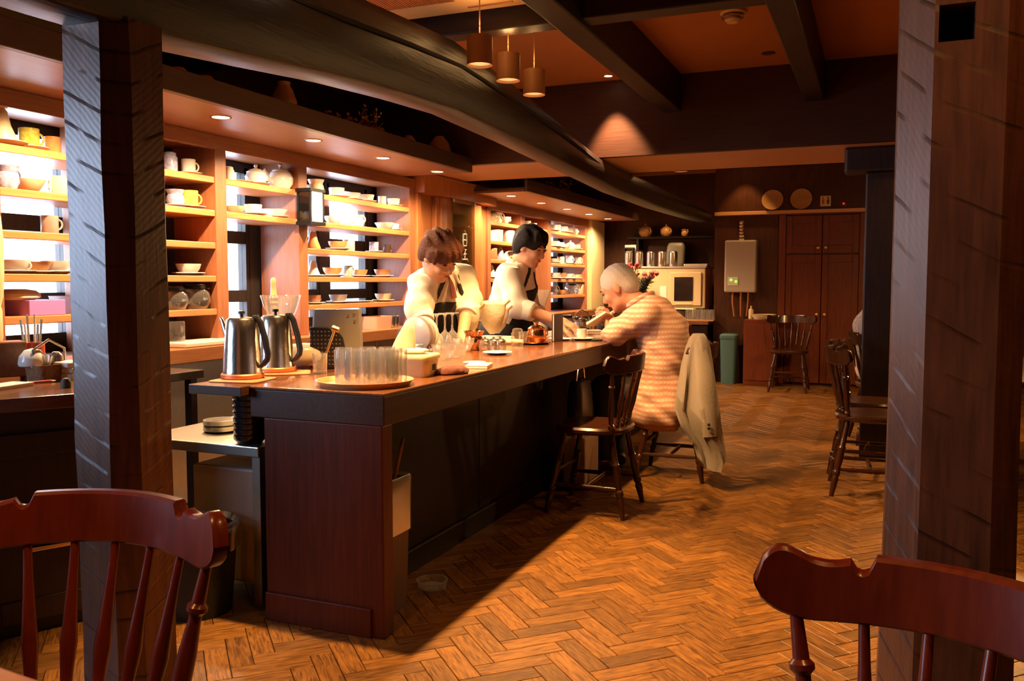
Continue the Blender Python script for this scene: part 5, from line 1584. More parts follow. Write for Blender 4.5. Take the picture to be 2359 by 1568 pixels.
# ================================================================== BACK WALL AND SERVICE CORNER
YW = YF - .001
t = thing('water_heater', 'pale boxy water heater with green lights on the back wall', 'water heater', (-1.575, YF - .10, 1.125))
B().box(-.19, .19, -.08, .10, 0, .645).obj('case', 'heater_white', t, smooth=False, bevel=.02)
B().box(-.145, -.02, -.087, -.08, .085, .19).obj('control_panel', 'white_plastic', t, smooth=False, bevel=.003)
for (a, c_) in ((-.105, .155), (-.045, .135)):
    B().lathe([(0, 0), (.016, 0), (.013, .005), (0, .006)], n=12, m=Matrix.Translation((a, -.087, c_)) @ Matrix.Rotation(R(90), 4, 'X')).obj('green_light', 'green_led', t)
fl = []
for k in range(13):
    fl.append((.028 + .008 * (k % 2), .645 + .02 * k))
B().lathe(fl, c=(0, .02, 0), n=16).obj('flue_pipe', 'steel', t)
for (a, c_) in ((-.1, 0), (0, 0), (.09, 0)):
    B().tube([(a, .02, .0), (a, .02, -.12), (a * .8, .05, -.30)], .011, 8).obj('water_pipe', 'copper_matte', t)
for k, px in enumerate((1780, 1846)):
    p = at(px, 460, y=YF - .03)
    o = inst('display_plate', cached('dplate', lambda: sm(B().lathe([(0, .004), (.07, .004), (.125, .022), (.128, .018), (.075, 0), (0, 0)], n=30).mesh('display_plate', 'gourd_skin'))), loc=(p.x, YF - .035, 2.1325 + .125), rot=(R(78), 0, 0))
    tag(o, ['left', 'right'][k] + ' round brown plate leaning on the rail above the back door', 'plate', 'plates on the rail')
t = thing('toilet_sign', 'small pale wall sign with a red and a dark figure above the door', 'sign', (-.605, YF - .012, 2.165))
B().box(-.06, .06, -.004, .01, 0, .125).obj('board', 'cream_plaster', t, smooth=False, bevel=.002)
for (a, m_) in ((-.028, 'red_plastic'), (.028, 'pine_green')):
    B().ext([(a - .012, .025), (a + .012, .025), (a + .016, .07), (a + .008, .085), (a - .008, .085), (a - .016, .07)], (0, -.004, 0), (1, 0, 0), (0, 0, 1), (0, -1, 0), .002).obj('figure_body', m_, t, smooth=False)
    B().lathe([(0, 0), (.011, 0), (.011, .002), (0, .002)], n=12, m=Matrix.Translation((a, -.004, .10)) @ Matrix.Rotation(R(90), 4, 'X')).obj('figure_head', m_, t)
t = thing('alarm_lamp', 'tiny red indicator lamp on the wall above the door', 'indicator', (-.40, YF - .006, 2.19))
B().lathe([(.03, 0), (.03, .006), (.012, .01)], n=16, m=Matrix.Rotation(R(90), 4, 'X')).obj('rim', 'door_wood', t)
B().lathe([(.012, .008), (.010, .016), (0, .018)], n=12, m=Matrix.Rotation(R(90), 4, 'X')).obj('lens', 'red_led', t)
t = thing('umbrella_bin', 'dark teal bin standing at the back wall below the water heater', 'bin', (-1.68, 10.95, 0))
B().loft([[(a * s_, b_ * s_, z_) for a, b_ in rrect(.20, .22, .04)] for s_, z_ in ((.85, 0), (1, .56), (.94, .56), (.82, .03))]).obj('body', 'teal_plastic', t, angle=50)
B().loft([[(a * s_, b_ * s_, z_) for a, b_ in rrect(.21, .23, .04)] for s_, z_ in ((1, .555), (1.02, .56), (1.0, .60), (.8, .615))]).obj('lid', 'teal_plastic', t, angle=50)
t = thing('wash_stand', 'red brown wooden stand against the back wall left of the door', 'stand', (-1.30, 10.98, 0))
B().box(-.19, .19, -.16, .16, 0, .80).obj('carcass', 'door_wood', t, smooth=False, bevel=.004)
B().box(-.17, .17, -.17, -.16, .06, .74).obj('door', 'door_wood', t, smooth=False, bevel=.004)
o = B().lathe([(0, .012), (.10, .015), (.15, .06), (.155, .06), (.11, 0), (0, 0)], n=26).obj('wash_basin', 'cream_china', loc=(-1.28, 10.98, .8005))
tag(o, 'pale round basin on the wooden stand by the door', 'basin')
o = B().lathe([(0, 0), (.03, 0), (.03, .11), (.01, .13), (.01, .16), (0, .16)], n=14).obj('soap_bottle', 'cream_plastic', loc=(-1.44, 11.08, .8005))
tag(o, 'pale soap bottle beside the basin', 'bottle')
# service counter of the kitchen corner
t = thing('service_counter', 'dark service counter in the back corner behind the reading man', 'counter', (-2.45, 11.55, 0))
B().box(-.85, .51, -.62, .78, .72, .76).obj('worktop', 'counter_top_wood', t, smooth=False, bevel=.004)
B().box(-.83, .49, -.58, .76, 0, .72).obj('carcass', 'dark_base_wood', t, smooth=False)
for k in range(3):
    dr = B().box(-.82 + k * .445, -.39 + k * .445, -.60, -.58, .06, .70).obj('door', 'dark_base_wood', t, smooth=False, bevel=.004)
    B().lathe([(0, 0), (.014, 0), (.012, .02), (0, .022)], n=10, m=Matrix.Translation((-.44 + k * .445, -.60, .5)) @ Matrix.Rotation(R(90), 4, 'X')).obj('knob', 'brass', dr)
t = thing('oven', 'cream oven with a black glass door and steel top behind the reading man', 'oven', (-2.58, 11.90, .90))
B().box(-.72, .47, -.25, .30, 0, .54).obj('case', 'oven_cream', t, smooth=False, bevel=.012)
B().box(-.73, .48, -.26, .31, .54, .565).obj('top_plate', 'brushed_steel', t, smooth=False, bevel=.004)
dr = B().box(.0, .42, -.275, -.25, .04, .48).obj('door', 'oven_cream', t, smooth=False, bevel=.006)
B().box(.06, .31, -.281, -.275, .10, .42).obj('window', 'black_glass', dr, smooth=False)
B().box(.08, .30, -.295, -.282, .055, .075).obj('handle', 'cream_plastic', dr, smooth=False, bevel=.004)
B().box(-.14, -.05, -.254, -.25, .10, .30).obj('notice', 'paper', t, smooth=False)
for k in range(3):
    B().lathe([(0, 0), (.022, 0), (.018, .02), (0, .022)], n=14, m=Matrix.Translation((-.35, -.25, .12 + k * .12)) @ Matrix.Rotation(R(90), 4, 'X')).obj('dial', 'black_plastic', t)
for (a, b_) in ((-.66, -.2), (.42, -.2), (-.66, .25), (.42, .25)):
    B().lathe([(.02, -.14), (.02, 0)], c=(a, b_, 0), n=10).obj('foot', 'brushed_steel', t)
for k, px in enumerate((1448, 1472, 1498, 1524, 1550)):
    p = at(px, 600, y=11.78)
    o = B().lathe([(0, 0), (.055, 0), (.058, .008), (.058, .19), (.05, .20), (.05, .205), (0, .205)], n=22).obj('storage_canister', 'steel', loc=(p.x, 11.80, 1.4655))
    tag(o, '%s steel storage canister from left on the oven' % ORD[k], 'canister', 'steel canisters on the oven')
p = at(1600, 600, y=11.9)
o = B().box(-.16, .16, -.12, .12, 0, .035).obj('baking_tray', 'brushed_steel', loc=(-2.27, 11.9, 1.4655), smooth=False, bevel=.01)
tag(o, 'flat metal baking tray at the right end of the oven top', 'tray')
# wall shelf above with pots
t = thing('wall_shelf', 'dark wall shelf with pots high above the oven', 'shelf', (-2.55, 12.2, 1.86))
B().box(-.75, .70, -.14, .158, 0, .03).obj('board', 'dark_base_wood', t, smooth=False)
for a in (-.6, .55):
    B().box(a - .015, a + .015, -.12, .158, -.15, 0).obj('bracket', 'dark_base_wood', t, smooth=False)
for k, (px, kind, sc_) in enumerate(((1487, 'pot', 1.35), (1535, 'pot', 1.2), (1578, 'jug', 1.1))):
    p = at(px, 530, y=12.15)
    crock(kind, 'gourd_skin', (p.x, 12.15, 1.8905), ['tan teapot at the left of the high wall shelf', 'tan teapot in the middle of the high wall shelf', 'tan jug at the right of the high wall shelf'][k], kind if kind != 'pot' else 'teapot', R(-40), sc_)
t = thing('kitchen_scale', 'greyish slicer shaped machine standing on the steel canisters shelf', 'machine', (-2.62, 12.16, 1.4655))
B().loft([[(a * s_ + .04 * z_, b_ * s_, z_) for a, b_ in rrect(.26, .18, .04)] for s_, z_ in ((1, 0), (1, .20), (.95, .28), (.8, .33), (.5, .345))]).obj('housing', 'grey_case', t, angle=50)
t = thing('spice_rack', 'narrow white rack beside the lit cream end wall', 'rack', (-3.28, 12.0, 1.38))
B().box(-.02, .09, -.05, .05, 0, .02).box(-.02, .09, -.05, .05, .17, .19).box(-.02, .09, -.05, .05, .34, .36).box(-.03, -.02, -.05, .05, 0, .36).box(.09, .10, -.05, .05, 0, .36).obj('frame', 'dark_base_wood', t, smooth=False)
B().box(-.045, .115, .05, .062, -.02, .40).obj('back_board', 'white_plastic', t, smooth=False)
for lv in range(2):
    for k in range(3):
        o = B().lathe([(0, 0), (.014, 0), (.014, .09), (.009, .10), (.009, .115), (0, .115)], n=12).obj('spice_bottle', 'cream_china', loc=(-3.285 + .035 * k, 11.99, 1.4005 + .17 * lv))
        tag(o, '%s cream spice bottle from left on the %s tier of the narrow rack' % (ORD[k], ['lower', 'upper'][lv]), 'bottle', 'spice bottles')
# oval tray of upturned glasses on the service counter
p = at(1637, 735, y=11.1)
t = thing('glass_tray', 'tray of upturned glasses on the service counter behind the reading man', 'tray', (-2.07, 11.13, .7605))
B().box(-.20, .18, -.13, .13, 0, .014).obj('board', 'dish_wood', t, smooth=False, bevel=.005)
gm = cached('upglass', lambda: sm(B().lathe([(.034, 0), (.036, .0), (.030, .13), (0, .132)], n=16).mesh('upturned_glass', 'tumbler_glass')))
for r_ in range(2):
    for k in range(5):
        o = inst('upturned_glass', gm, loc=(-2.22 + k * .072, 11.06 + r_ * .10, .7755))
        tag(o, '%s row upturned glass, %s from left, on the back corner tray' % (['front', 'rear'][r_], ORD[k]), 'glass', 'upturned glasses in the back corner')
t = thing('dish_cloth', 'white cloth draped over a dark bowl on the service counter', 'cloth', (-2.42, 11.45, .7605))
B().loft([[(.16 * s_ * math.cos(a), .11 * s_ * math.sin(a), z_) for a in [2 * PI * j / 22 for j in range(22)]] for s_, z_ in ((.8, 0), (1, .05), (1, .10), (.8, .13), (.3, .135))]).obj('bowl', 'dark_china', t, angle=60)
B().box(-.05, .20, -.10, .10, .135, .145).box(.20, .21, -.10, .10, .03, .145).obj('cloth', 'linen', t, smooth=False, bevel=.004)
# cabinets of the kitchen side wall flowers: a vase with pine and pink blossom, another red
def bouquet(label, loc, leafm, flm, h, lean):
    t = thing('flower_vase', label, 'flowers', loc)
    B().lathe([(0, 0), (.035, 0), (.045, .05), (.03, .12), (.035, .14), (.03, .14), (0, .1)], n=18).obj('vase', 'dark_china', t)
    st, lf, fw = B(), B(), B()
    rz_ = random.Random(h * 100)
    for k in range(9):
        d = Vector((lean + rz_.uniform(-.13, .13), rz_.uniform(-.15, .15), 1)).normalized()
        L_ = h * rz_.uniform(.7, 1)
        e = Vector((0, 0, .12)) + d * L_
        st.tube([(0, 0, .1), Vector((0, 0, .12)) + d * L_ * .5, e], [.004, .003, .002], 5)
        for q in range(26):
            c = Vector((0, 0, .12)) + d * L_ * rz_.uniform(.25, .85)
            a = Vector((rz_.uniform(-1, 1), rz_.uniform(-1, 1), rz_.uniform(-.3, .8))).normalized() * .075
            bb = a.cross(d).normalized() * .011
            lf.add([c, c + a * .5 + bb, c + a, c + a * .5 - bb, c + a * .5 + d * .004], [(0, 1, 4), (1, 2, 4), (2, 3, 4), (3, 0, 4), (0, 3, 2, 1)])
        for q in range(1 if flm == 'petal_pink' else 3):
            fw.lathe([(0, -.020), (.018, -.008), (.022, .006), (.012, .018), (0, .018)], c=e + Vector((rz_.uniform(-.025, .025), rz_.uniform(-.025, .025), rz_.uniform(-.02, .02))), n=7)
    st.obj('stems', 'stem_brown', t)
    tag(lf.obj('foliage', leafm, t, smooth=False), kind='stuff')
    fw.obj('blossoms', flm, t)
    return t


bouquet('vase of dark needles with pink blossoms behind the reading man\'s head', (-1.80, 6.60, ZK), 'pine_green', 'petal_pink', .46, .52)
bouquet('vase with deep red flowers beside the cream end wall', (-3.05, 11.45, .7605), 'pine_green', 'flower_red', .62, .0)
# bag under the counter beside the chairs
t = thing('hand_bag', 'black handbag with a metal ring hanging under the bar top', 'bag', (-1.66, 5.02, .36))
B().loft([[(a * s_, b_ * s_, z_) for a, b_ in rrect(.10, .26, .04)] for s_, z_ in ((.85, 0), (1, .04), (1, .20), (.8, .29), (.6, .30))]).obj('body', 'black_plastic', t, angle=50)
B().tube([(0, -.08, .29), (0, -.06, .36), (0, 0, .385), (0, .06, .36), (0, .08, .29)], .008, 8).obj('handle', 'steel', t)
t = thing('bag_hook', 'small steel hook under the bar top', 'hook', (-1.66, 5.02, .715))
B().tube([(0, 0, .04), (0, 0, 0), (.012, 0, -.012), (.02, 0, 0.004)], .004, 6).obj('hook', 'steel', t)
o = B().box(-.07, .07, -.14, .14, 0, .30).obj('paper_bag', 'paper_grey', loc=(-1.66, 5.05, .02), smooth=False, bevel=.01)
tag(o, 'pale paper bag standing on the floor under the bar', 'bag')

# ================================================================== PEOPLE (one continuous skin surface each, clothes and hair as children)
def V3(*a): return np.array(a, dtype=np.float64)


class Sdf:
    def __init__(s): s.p = []

    def cap(s, a, b, ra, rb=None, k=.02): s.p.append(('c', np.array(a, float), np.array(b, float), ra, ra if rb is None else rb, k)); return s

    def chain(s, pts, rs, k=.02):
        for i in range(len(pts) - 1): s.cap(pts[i], pts[i + 1], rs[i], rs[i + 1], k)
        return s

    def ell(s, c, r, M=None, k=.02, sub=False): s.p.append(('s' if sub else 'e', np.array(c, float), np.array(r, float), np.eye(3) if M is None else M, k)); return s

    def plane(s, pt, n): s.p.append(('p', np.array(pt, float), np.array(n, float) / np.linalg.norm(n))); return s

    def wrinkle(s, amp, kv, ph=0): s.p.append(('w', amp, np.array(kv, float), ph)); return s

    def grow(s, d): s.p.append(('g', d)); return s

    def bounds(s):
        lo, hi = np.full(3, 1e9), np.full(3, -1e9)
        for q in s.p:
            if q[0] == 'c':
                m = max(q[3], q[4])
                for e in (q[1], q[2]): lo, hi = np.minimum(lo, e - m), np.maximum(hi, e + m)
            elif q[0] == 'e':
                m = q[2].max()
                lo, hi = np.minimum(lo, q[1] - m), np.maximum(hi, q[1] + m)
        return lo - .03, hi + .03

    def mesh(s, h):
        lo, hi = s.bounds()
        n = np.ceil((hi - lo) / h).astype(int) + 1
        ax = [lo[i] + h * np.arange(n[i]) for i in range(3)]
        F = np.full(n, 1.0, dtype=np.float32)

        def sub(l, u):
            i0 = np.clip(np.floor((l - lo) / h).astype(int), 0, n - 1)
            i1 = np.clip(np.ceil((u - lo) / h).astype(int) + 1, 1, n)
            sl = tuple(slice(i0[i], i1[i]) for i in range(3))
            X, Y, Z = np.meshgrid(*[ax[i][sl[i]] for i in range(3)], indexing='ij', sparse=True)
            return sl, X, Y, Z

        def smin(a, b, k):
            hh = np.maximum(k - np.abs(a - b), 0) / k
            return np.minimum(a, b) - hh * hh * k * .25
        for q in s.p:
            if q[0] == 'c':
                _, a, b, ra, rb, k = q
                m = max(ra, rb) + k + .03
                sl, X, Y, Z = sub(np.minimum(a, b) - m, np.maximum(a, b) + m)
                ba = b - a
                L2 = max(ba @ ba, 1e-12)
                t = np.clip(((X - a[0]) * ba[0] + (Y - a[1]) * ba[1] + (Z - a[2]) * ba[2]) / L2, 0, 1)
                d = np.sqrt((X - a[0] - t * ba[0]) ** 2 + (Y - a[1] - t * ba[1]) ** 2 + (Z - a[2] - t * ba[2]) ** 2) - (ra + t * (rb - ra))
                F[sl] = smin(F[sl], d, k)
            elif q[0] in 'es':
                _, c, r, M, k = q
                m = r.max() + k + .03
                sl, X, Y, Z = sub(c - m, c + m)
                P = [(X - c[0]) * M[0][i] + (Y - c[1]) * M[1][i] + (Z - c[2]) * M[2][i] for i in range(3)]
                u = np.sqrt((P[0] / r[0]) ** 2 + (P[1] / r[1]) ** 2 + (P[2] / r[2]) ** 2)
                g = np.sqrt((P[0] / r[0] ** 2) ** 2 + (P[1] / r[1] ** 2) ** 2 + (P[2] / r[2] ** 2) ** 2) + 1e-9
                d = u * (u - 1) / g
                if q[0] == 'e': F[sl] = smin(F[sl], d, k)
                else: F[sl] = -smin(-F[sl], d, k)
            else:
                X, Y, Z = np.meshgrid(*ax, indexing='ij', sparse=True)
                if q[0] == 'p': F = np.maximum(F, (X - q[1][0]) * q[2][0] + (Y - q[1][1]) * q[2][1] + (Z - q[1][2]) * q[2][2])
                elif q[0] == 'w': F = F + q[1] * np.sin(X * q[2][0] + Y * q[2][1] + Z * q[2][2] + q[3] + 1.3 * np.sin(X * 11 + Z * 17 + Y * 7))
                elif q[0] == 'g': F = F - q[1]
        F = np.asarray(F, dtype=np.float64)
        F[0], F[-1], F[:, 0], F[:, -1], F[:, :, 0], F[:, :, -1] = 1, 1, 1, 1, 1, 1
        inside = F < 0
        corners = [(i, j, k) for i in (0, 1) for j in (0, 1) for k in (0, 1)]

        def cs(A, c): return A[c[0]:A.shape[0] - 1 + c[0], c[1]:A.shape[1] - 1 + c[1], c[2]:A.shape[2] - 1 + c[2]]
        cnt = sum(cs(inside, c).astype(np.int8) for c in corners)
        act = (cnt > 0) & (cnt < 8)
        idx = np.argwhere(act)
        num = np.full(act.shape, -1, dtype=np.int64)
        num[act] = np.arange(len(idx))
        vals = [F[idx[:, 0] + c[0], idx[:, 1] + c[1], idx[:, 2] + c[2]] for c in corners]
        acc, ct_ = np.zeros((len(idx), 3)), np.zeros(len(idx))
        for a in range(8):
            for b in range(a + 1, 8):
                ca_, cb_ = np.array(corners[a]), np.array(corners[b])
                if np.abs(ca_ - cb_).sum() != 1: continue
                m = (vals[a] < 0) != (vals[b] < 0)
                t = vals[a][m] / (vals[a][m] - vals[b][m])
                acc[m] += ca_ + (cb_ - ca_) * t[:, None]
                ct_[m] += 1
        vs = lo + (idx + acc / ct_[:, None]) * h
        faces = []
        for axis in range(3):
            sl0, sl1 = [slice(None)] * 3, [slice(None)] * 3
            sl0[axis], sl1[axis] = slice(0, -1), slice(1, None)
            A, Bv = inside[tuple(sl0)], inside[tuple(sl1)]
            e = np.argwhere(A != Bv)
            u, v = (axis + 1) % 3, (axis + 2) % 3
            e = e[(e[:, u] > 0) & (e[:, v] > 0)]
            fl = A[e[:, 0], e[:, 1], e[:, 2]]
            du, dv = np.zeros(3, int), np.zeros(3, int)
            du[u], dv[v] = 1, 1
            q = np.stack([num[tuple((e - o_).T)] for o_ in (du + dv, dv, 0 * du, du)], axis=1)
            q[~fl] = q[~fl][:, ::-1]
            faces.append(q)
        f = np.concatenate(faces)
        return vs, f[(f >= 0).all(axis=1)]

    def obj(s, name, mat, parent=None, h=.008, origin=(0, 0, 0), smooth_it=1):
        vs, fs = s.mesh(h)
        me = bpy.data.meshes.new(name)
        vs = vs - np.array(origin)
        me.vertices.add(len(vs)); me.vertices.foreach_set('co', vs.astype(np.float32).ravel())
        me.loops.add(len(fs) * 4); me.loops.foreach_set('vertex_index', fs.astype(np.int32).ravel())
        me.polygons.add(len(fs)); me.polygons.foreach_set('loop_start', np.arange(0, len(fs) * 4, 4, dtype=np.int32))
        me.update(calc_edges=True)
        me.validate()
        me.polygons.foreach_set('use_smooth', [True] * len(me.polygons))
        me.materials.append(MATS[mat])
        o = bpy.data.objects.new(name, me)
        COL.objects.link(o)
        if smooth_it:
            md = o.modifiers.new('smooth', 'SMOOTH'); md.factor = .5; md.iterations = smooth_it
        if parent is not None: o.parent = parent
        else: o.location = origin
        return o


def frame(f, u):
    """columns: forward, left, up"""
    f = np.array(f, float); f /= np.linalg.norm(f)
    u = np.array(u, float); u = u - f * (u @ f); u /= np.linalg.norm(u)
    return np.stack([f, np.cross(u, f), u], axis=1)


def head_prims(s, c, M, sc):
    c = np.array(c, float)
    g = lambda x, y, z: c + M @ (np.array([x, y, z]) * sc)
    s.ell(g(-.012, 0, .030), np.array([.098, .077, .092]) * sc, M, .02)
    s.ell(g(.028, 0, -.035), np.array([.066, .060, .082]) * sc, M, .03 * sc)
    s.cap(g(.030, .036, -.078), g(.066, .014, -.100), .020 * sc, .018 * sc, .03)
    s.cap(g(.030, -.036, -.078), g(.066, -.014, -.100), .020 * sc, .018 * sc, .03)
    s.cap(g(.076, -.03, .024), g(.076, .03, .024), .017 * sc, None, .02)
    for y in (-1, 1):
        s.ell(g(.100, y * .032, .006), np.array([.016, .020, .013]) * sc, M, .012, sub=True)
        s.ell(g(.070, y * .036, -.028), np.array([.022, .022, .022]) * sc, M, .02)
        s.ell(g(-.008, y * .077, -.006), np.array([.020, .009, .032]) * sc, M, .008)
    s.chain([g(.088, 0, .012), g(.103, 0, -.018), g(.108, 0, -.030)], [.007 * sc, .010 * sc, .012 * sc], .012)
    s.cap(g(.092, -.010, -.034), g(.092, .010, -.034), .010 * sc, None, .008)
    s.cap(g(.090, -.016, -.062), g(.090, .016, -.062), .009 * sc, None, .008)
    return g


def face_parts(body, g, M, sc, origin, eyes=True):
    b, l = B(), B()
    for y in (-1, 1):
        b.tube([g(.0865, y * .018, .006) - origin, g(.0905, y * .032, .008) - origin, g(.083, y * .046, .006) - origin], [.002 * sc, .0045 * sc, .002 * sc], 6)
        b.tube([g(.094, y * .014, .026) - origin, g(.0945, y * .032, .031) - origin, g(.083, y * .050, .025) - origin], [.003 * sc, .0035 * sc, .002 * sc], 6)
    b.obj('eyes_and_brows', 'eye_dark', body)
    l.tube([g(.094, -.021, -.063) - origin, g(.100, 0, -.061) - origin, g(.094, .021, -.063) - origin], [.002 * sc, .0055 * sc, .002 * sc], 8).obj('lips', 'lips', body)


def hand_prims(s, wrist, d, n, sc, side=1, curl=.5, spread=.18, k=.006):
    """wrist point, finger direction d, palm normal n; side=+1: thumb on d x n side"""
    wrist = np.array(wrist, float); d = np.array(d, float); d /= np.linalg.norm(d)
    n = np.array(n, float); n = n - d * (n @ d); n /= np.linalg.norm(n)
    t = np.cross(d, n) * side
    kn = wrist + d * .085 * sc
    M = np.stack([d, t, n], axis=1)
    s.ell(wrist + d * .048 * sc, np.array([.052, .040, .016]) * sc, M, .012)
    s.cap(wrist - d * .01, wrist + d * .03 * sc, .023 * sc, .026 * sc, .015)
    for q, (off, L_) in enumerate(((.030, .068), (.010, .076), (-.010, .070), (-.029, .055))):
        a = kn + t * off * sc
        dd = d + t * (off / .03) * spread * .3
        dd /= np.linalg.norm(dd)
        pts = [a - d * .02 * sc, a]
        p, ang = a, 0
        for seg in (.45, .32, .23):
            ang += curl * (1.0 if seg > .4 else .9)
            p = p + (dd * math.cos(ang) + n * math.sin(ang)) * L_ * sc * seg
            pts.append(p)
        s.chain(pts, [.009 * sc, .0092 * sc, .0086 * sc, .0080 * sc, .0068 * sc], k)
    th = wrist + d * .022 * sc + t * .030 * sc
    tp = [th, th + (t * .7 + d * .6 + n * .25) * .032 * sc, th + (t * .85 + d * 1.3 + n * (.3 + curl * .5)) * .045 * sc, th + (t * .75 + d * 1.9 + n * (.4 + curl)) * .050 * sc]
    s.chain(tp, [.014 * sc, .0115 * sc, .010 * sc, .0078 * sc], k)


def P(px, py, d):
    q = Vector((0, 0, EYE)) + (_f + _r * ((px - IW / 2) / FPX) - _u * ((py - IH / 2) / FPX)) * d
    return np.array(q)


def body_base(label, origin):
    return label, np.array(origin, float)


UP = V3(0, 0, 1)

# ------------------------------------------------------------------ the reading man
def reading_man():
    Y0 = 5.58
    org = V3(-1.25, Y0, 0)
    sc = 1.18
    M = frame((-.86, 0, -.51), (-.51, 0, .86))
    hc = V3(-1.580, Y0, 1.213)
    s = Sdf()
    g = head_prims(s, hc, M, sc)
    q = lambda x, y, z: V3(x, Y0 + y, z)
    s.chain([q(-1.515, 0, 1.15), q(-1.40, 0, 1.09)], [.066, .078], .04)
    s.chain([q(-1.37, 0, 1.04), q(-1.28, 0, .92), q(-1.25, 0, .75), q(-1.26, 0, .60)], [.11, .13, .13, .13], .05)
    SHN_, SHF = q(-1.35, -.20, 1.045), q(-1.35, .20, 1.045)
    s.cap(SHN_, SHF, .065, None, .05)
    ELN, WRN = V3(-1.545, Y0 - .245, .915), V3(-1.612, Y0 - .10, .945)
    ELF, WRF = V3(-1.575, Y0 + .24, .93), V3(-1.655, Y0 + .12, .975)
    s.chain([SHN_, ELN], [.058, .045], .03).chain([ELN, WRN], [.042, .029], .02)
    s.chain([SHF, ELF], [.058, .045], .03).chain([ELF, WRF], [.042, .029], .02)
    hand_prims(s, WRN, V3(-.25, .65, .70), V3(-.75, .1, -.2), 1.15, side=-1, curl=.45)
    hand_prims(s, WRF, V3(-.15, -.6, .55), V3(-.75, .1, -.3), 1.15, side=1, curl=.5)
    for y in (-1, 1):
        s.chain([q(-1.26, y * .09, .56), q(-1.64, y * .12, .555), q(-1.62, y * .12, .09)], [.085, .062, .042], .03)
        s.cap(q(-1.61, y * .12, .045), q(-1.76, y * .13, .035), .042, .034, .03)
    body = s.obj('person', 'skin_older', None, .0065, org, 2)
    tag(body, 'grey haired man in a pink plaid shirt reading a small book at the bar', 'person')
    face_parts(body, g, M, sc, Vector(org))
    # cropped hair
    hr = Sdf()
    hr.ell(g(-.018, 0, .036), np.array([.104, .084, .098]) * sc, M, .02)
    hr.ell(g(-.060, 0, -.02), np.array([.055, .070, .060]) * sc, M, .03)
    hr.ell(g(.098, 0, -.042), np.array([.075, .11, .086]) * sc, M, .012, sub=True)
    hr.ell(g(.01, .085, -.045), np.array([.055, .03, .05]) * sc, M, .01, sub=True).ell(g(.01, -.085, -.045), np.array([.055, .03, .05]) * sc, M, .01, sub=True)
    hr.plane(g(0, 0, -.062), M @ V3(.25, 0, -1))
    hr.wrinkle(.001, (90, 70, 80))
    hr.obj('hair', 'hair_grey', body, .006, org, 1)
    # plaid shirt
    sh = Sdf()
    sh.chain([q(-1.40, 0, 1.075), q(-1.36, 0, 1.04), q(-1.28, 0, .92), q(-1.255, 0, .75), q(-1.265, 0, .60), q(-1.265, 0, .50)], [.095, .135, .158, .160, .155, .165], .05)
    for y in (-1, 1):
        sh.chain([q(-1.31, y * .11, .95), q(-1.275, y * .10, .75), q(-1.27, y * .105, .52), q(-1.27, y * .115, .44)], [.125, .13, .135, .14], .05)
    for y in (-1, 1):
        sh.chain([q(-1.33, y * .10, .60), q(-1.355, y * .12, .42)], [.10, .115], .05).chain([q(-1.22, y * .10, .58), q(-1.215, y * .13, .42)], [.11, .12], .05)
    sh.cap(SHN_ + V3(.0, .02, -.01), SHF + V3(0, -.02, -.01), .090, None, .06)
    sh.chain([SHN_, ELN + V3(.02, 0, .02), ELN + (WRN - ELN) * .28], [.090, .076, .066], .03)
    sh.chain([SHF, ELF + V3(.02, 0, .02), ELF + (WRF - ELF) * .28], [.090, .076, .066], .03)
    sh.plane(q(0, 0, .435), (.12, 0, -1))
    sh.plane(q(-1.475, 0, 1.10), (-.75, 0, .66))
    sh.wrinkle(.0045, (25, 12, 42)).wrinkle(.0035, (-30, 22, 28), 1.0)
    sh.obj('plaid_shirt', 'plaid_shirt', body, .009, org, 2)
    # collar
    col = Sdf()
    cc_, ax_ = V3(-1.445, Y0, 1.125), frame((-.80, 0, -.60), (-.60, 0, .80))
    ring = [cc_ + ax_ @ V3(.088 * math.cos(a) - .015, .088 * math.sin(a), .012 * math.cos(a)) for a in [2 * PI * k / 16 for k in range(17)]]
    col.chain(ring, [.017] * 17, .012)
    col.obj('shirt_collar', 'plaid_shirt', body, .007, org, 1)
    tr = Sdf()
    for y in (-1, 1):
        tr.chain([q(-1.24, y * .09, .55), q(-1.64, y * .12, .555), q(-1.62, y * .12, .13)], [.11, .080, .062], .04)
    tr.cap(q(-1.23, -.09, .57), q(-1.23, .09, .57), .115, None, .04)
    tr.obj('trousers', 'trousers_dark', body, .01, org, 1)
    for y in (-1, 1):
        shs = Sdf()
        shs.chain([q(-1.60, y * .12, .05), q(-1.68, y * .125, .045), q(-1.78, y * .13, .035)], [.052, .046, .036], .03)
        shs.plane(q(0, 0, .0005), (0, 0, -1))
        shs.obj('shoe', 'leather_brown', body, .008, org, 1)
    # watch strap
    dv = (WRN - ELN) / np.linalg.norm(WRN - ELN)
    Mw = frame(dv, UP)
    c0 = ELN + (WRN - ELN) * .70
    b = B().tube([tuple(c0 + Mw @ V3(0, .036 * math.cos(a), .036 * math.sin(a)) - org) for a in [2 * PI * k / 14 for k in range(15)]], .006, 6)
    b.obj('watch_strap', 'black_plastic', body)


reading_man()
bk = thing('open_book', 'small open paperback held up in the reading man\'s hands', 'book', (-1.685, 5.56, 1.00), 0)
Mb = Matrix.Rotation(R(-32), 4, 'Y')
for s_ in (-1, 1):
    Mh = Mb @ Matrix.Rotation(R(12) * s_, 4, 'X')
    B().boxm(Mh @ Matrix.Translation((0, s_ * .055, 0)), .150, .105, .014).obj('page_block', 'paper', bk, smooth=False, bevel=.003)
    B().boxm(Mh @ Matrix.Translation((0, s_ * .056, -.0085)), .156, .112, .003).obj('cover', 'cream_plastic', bk, smooth=False)


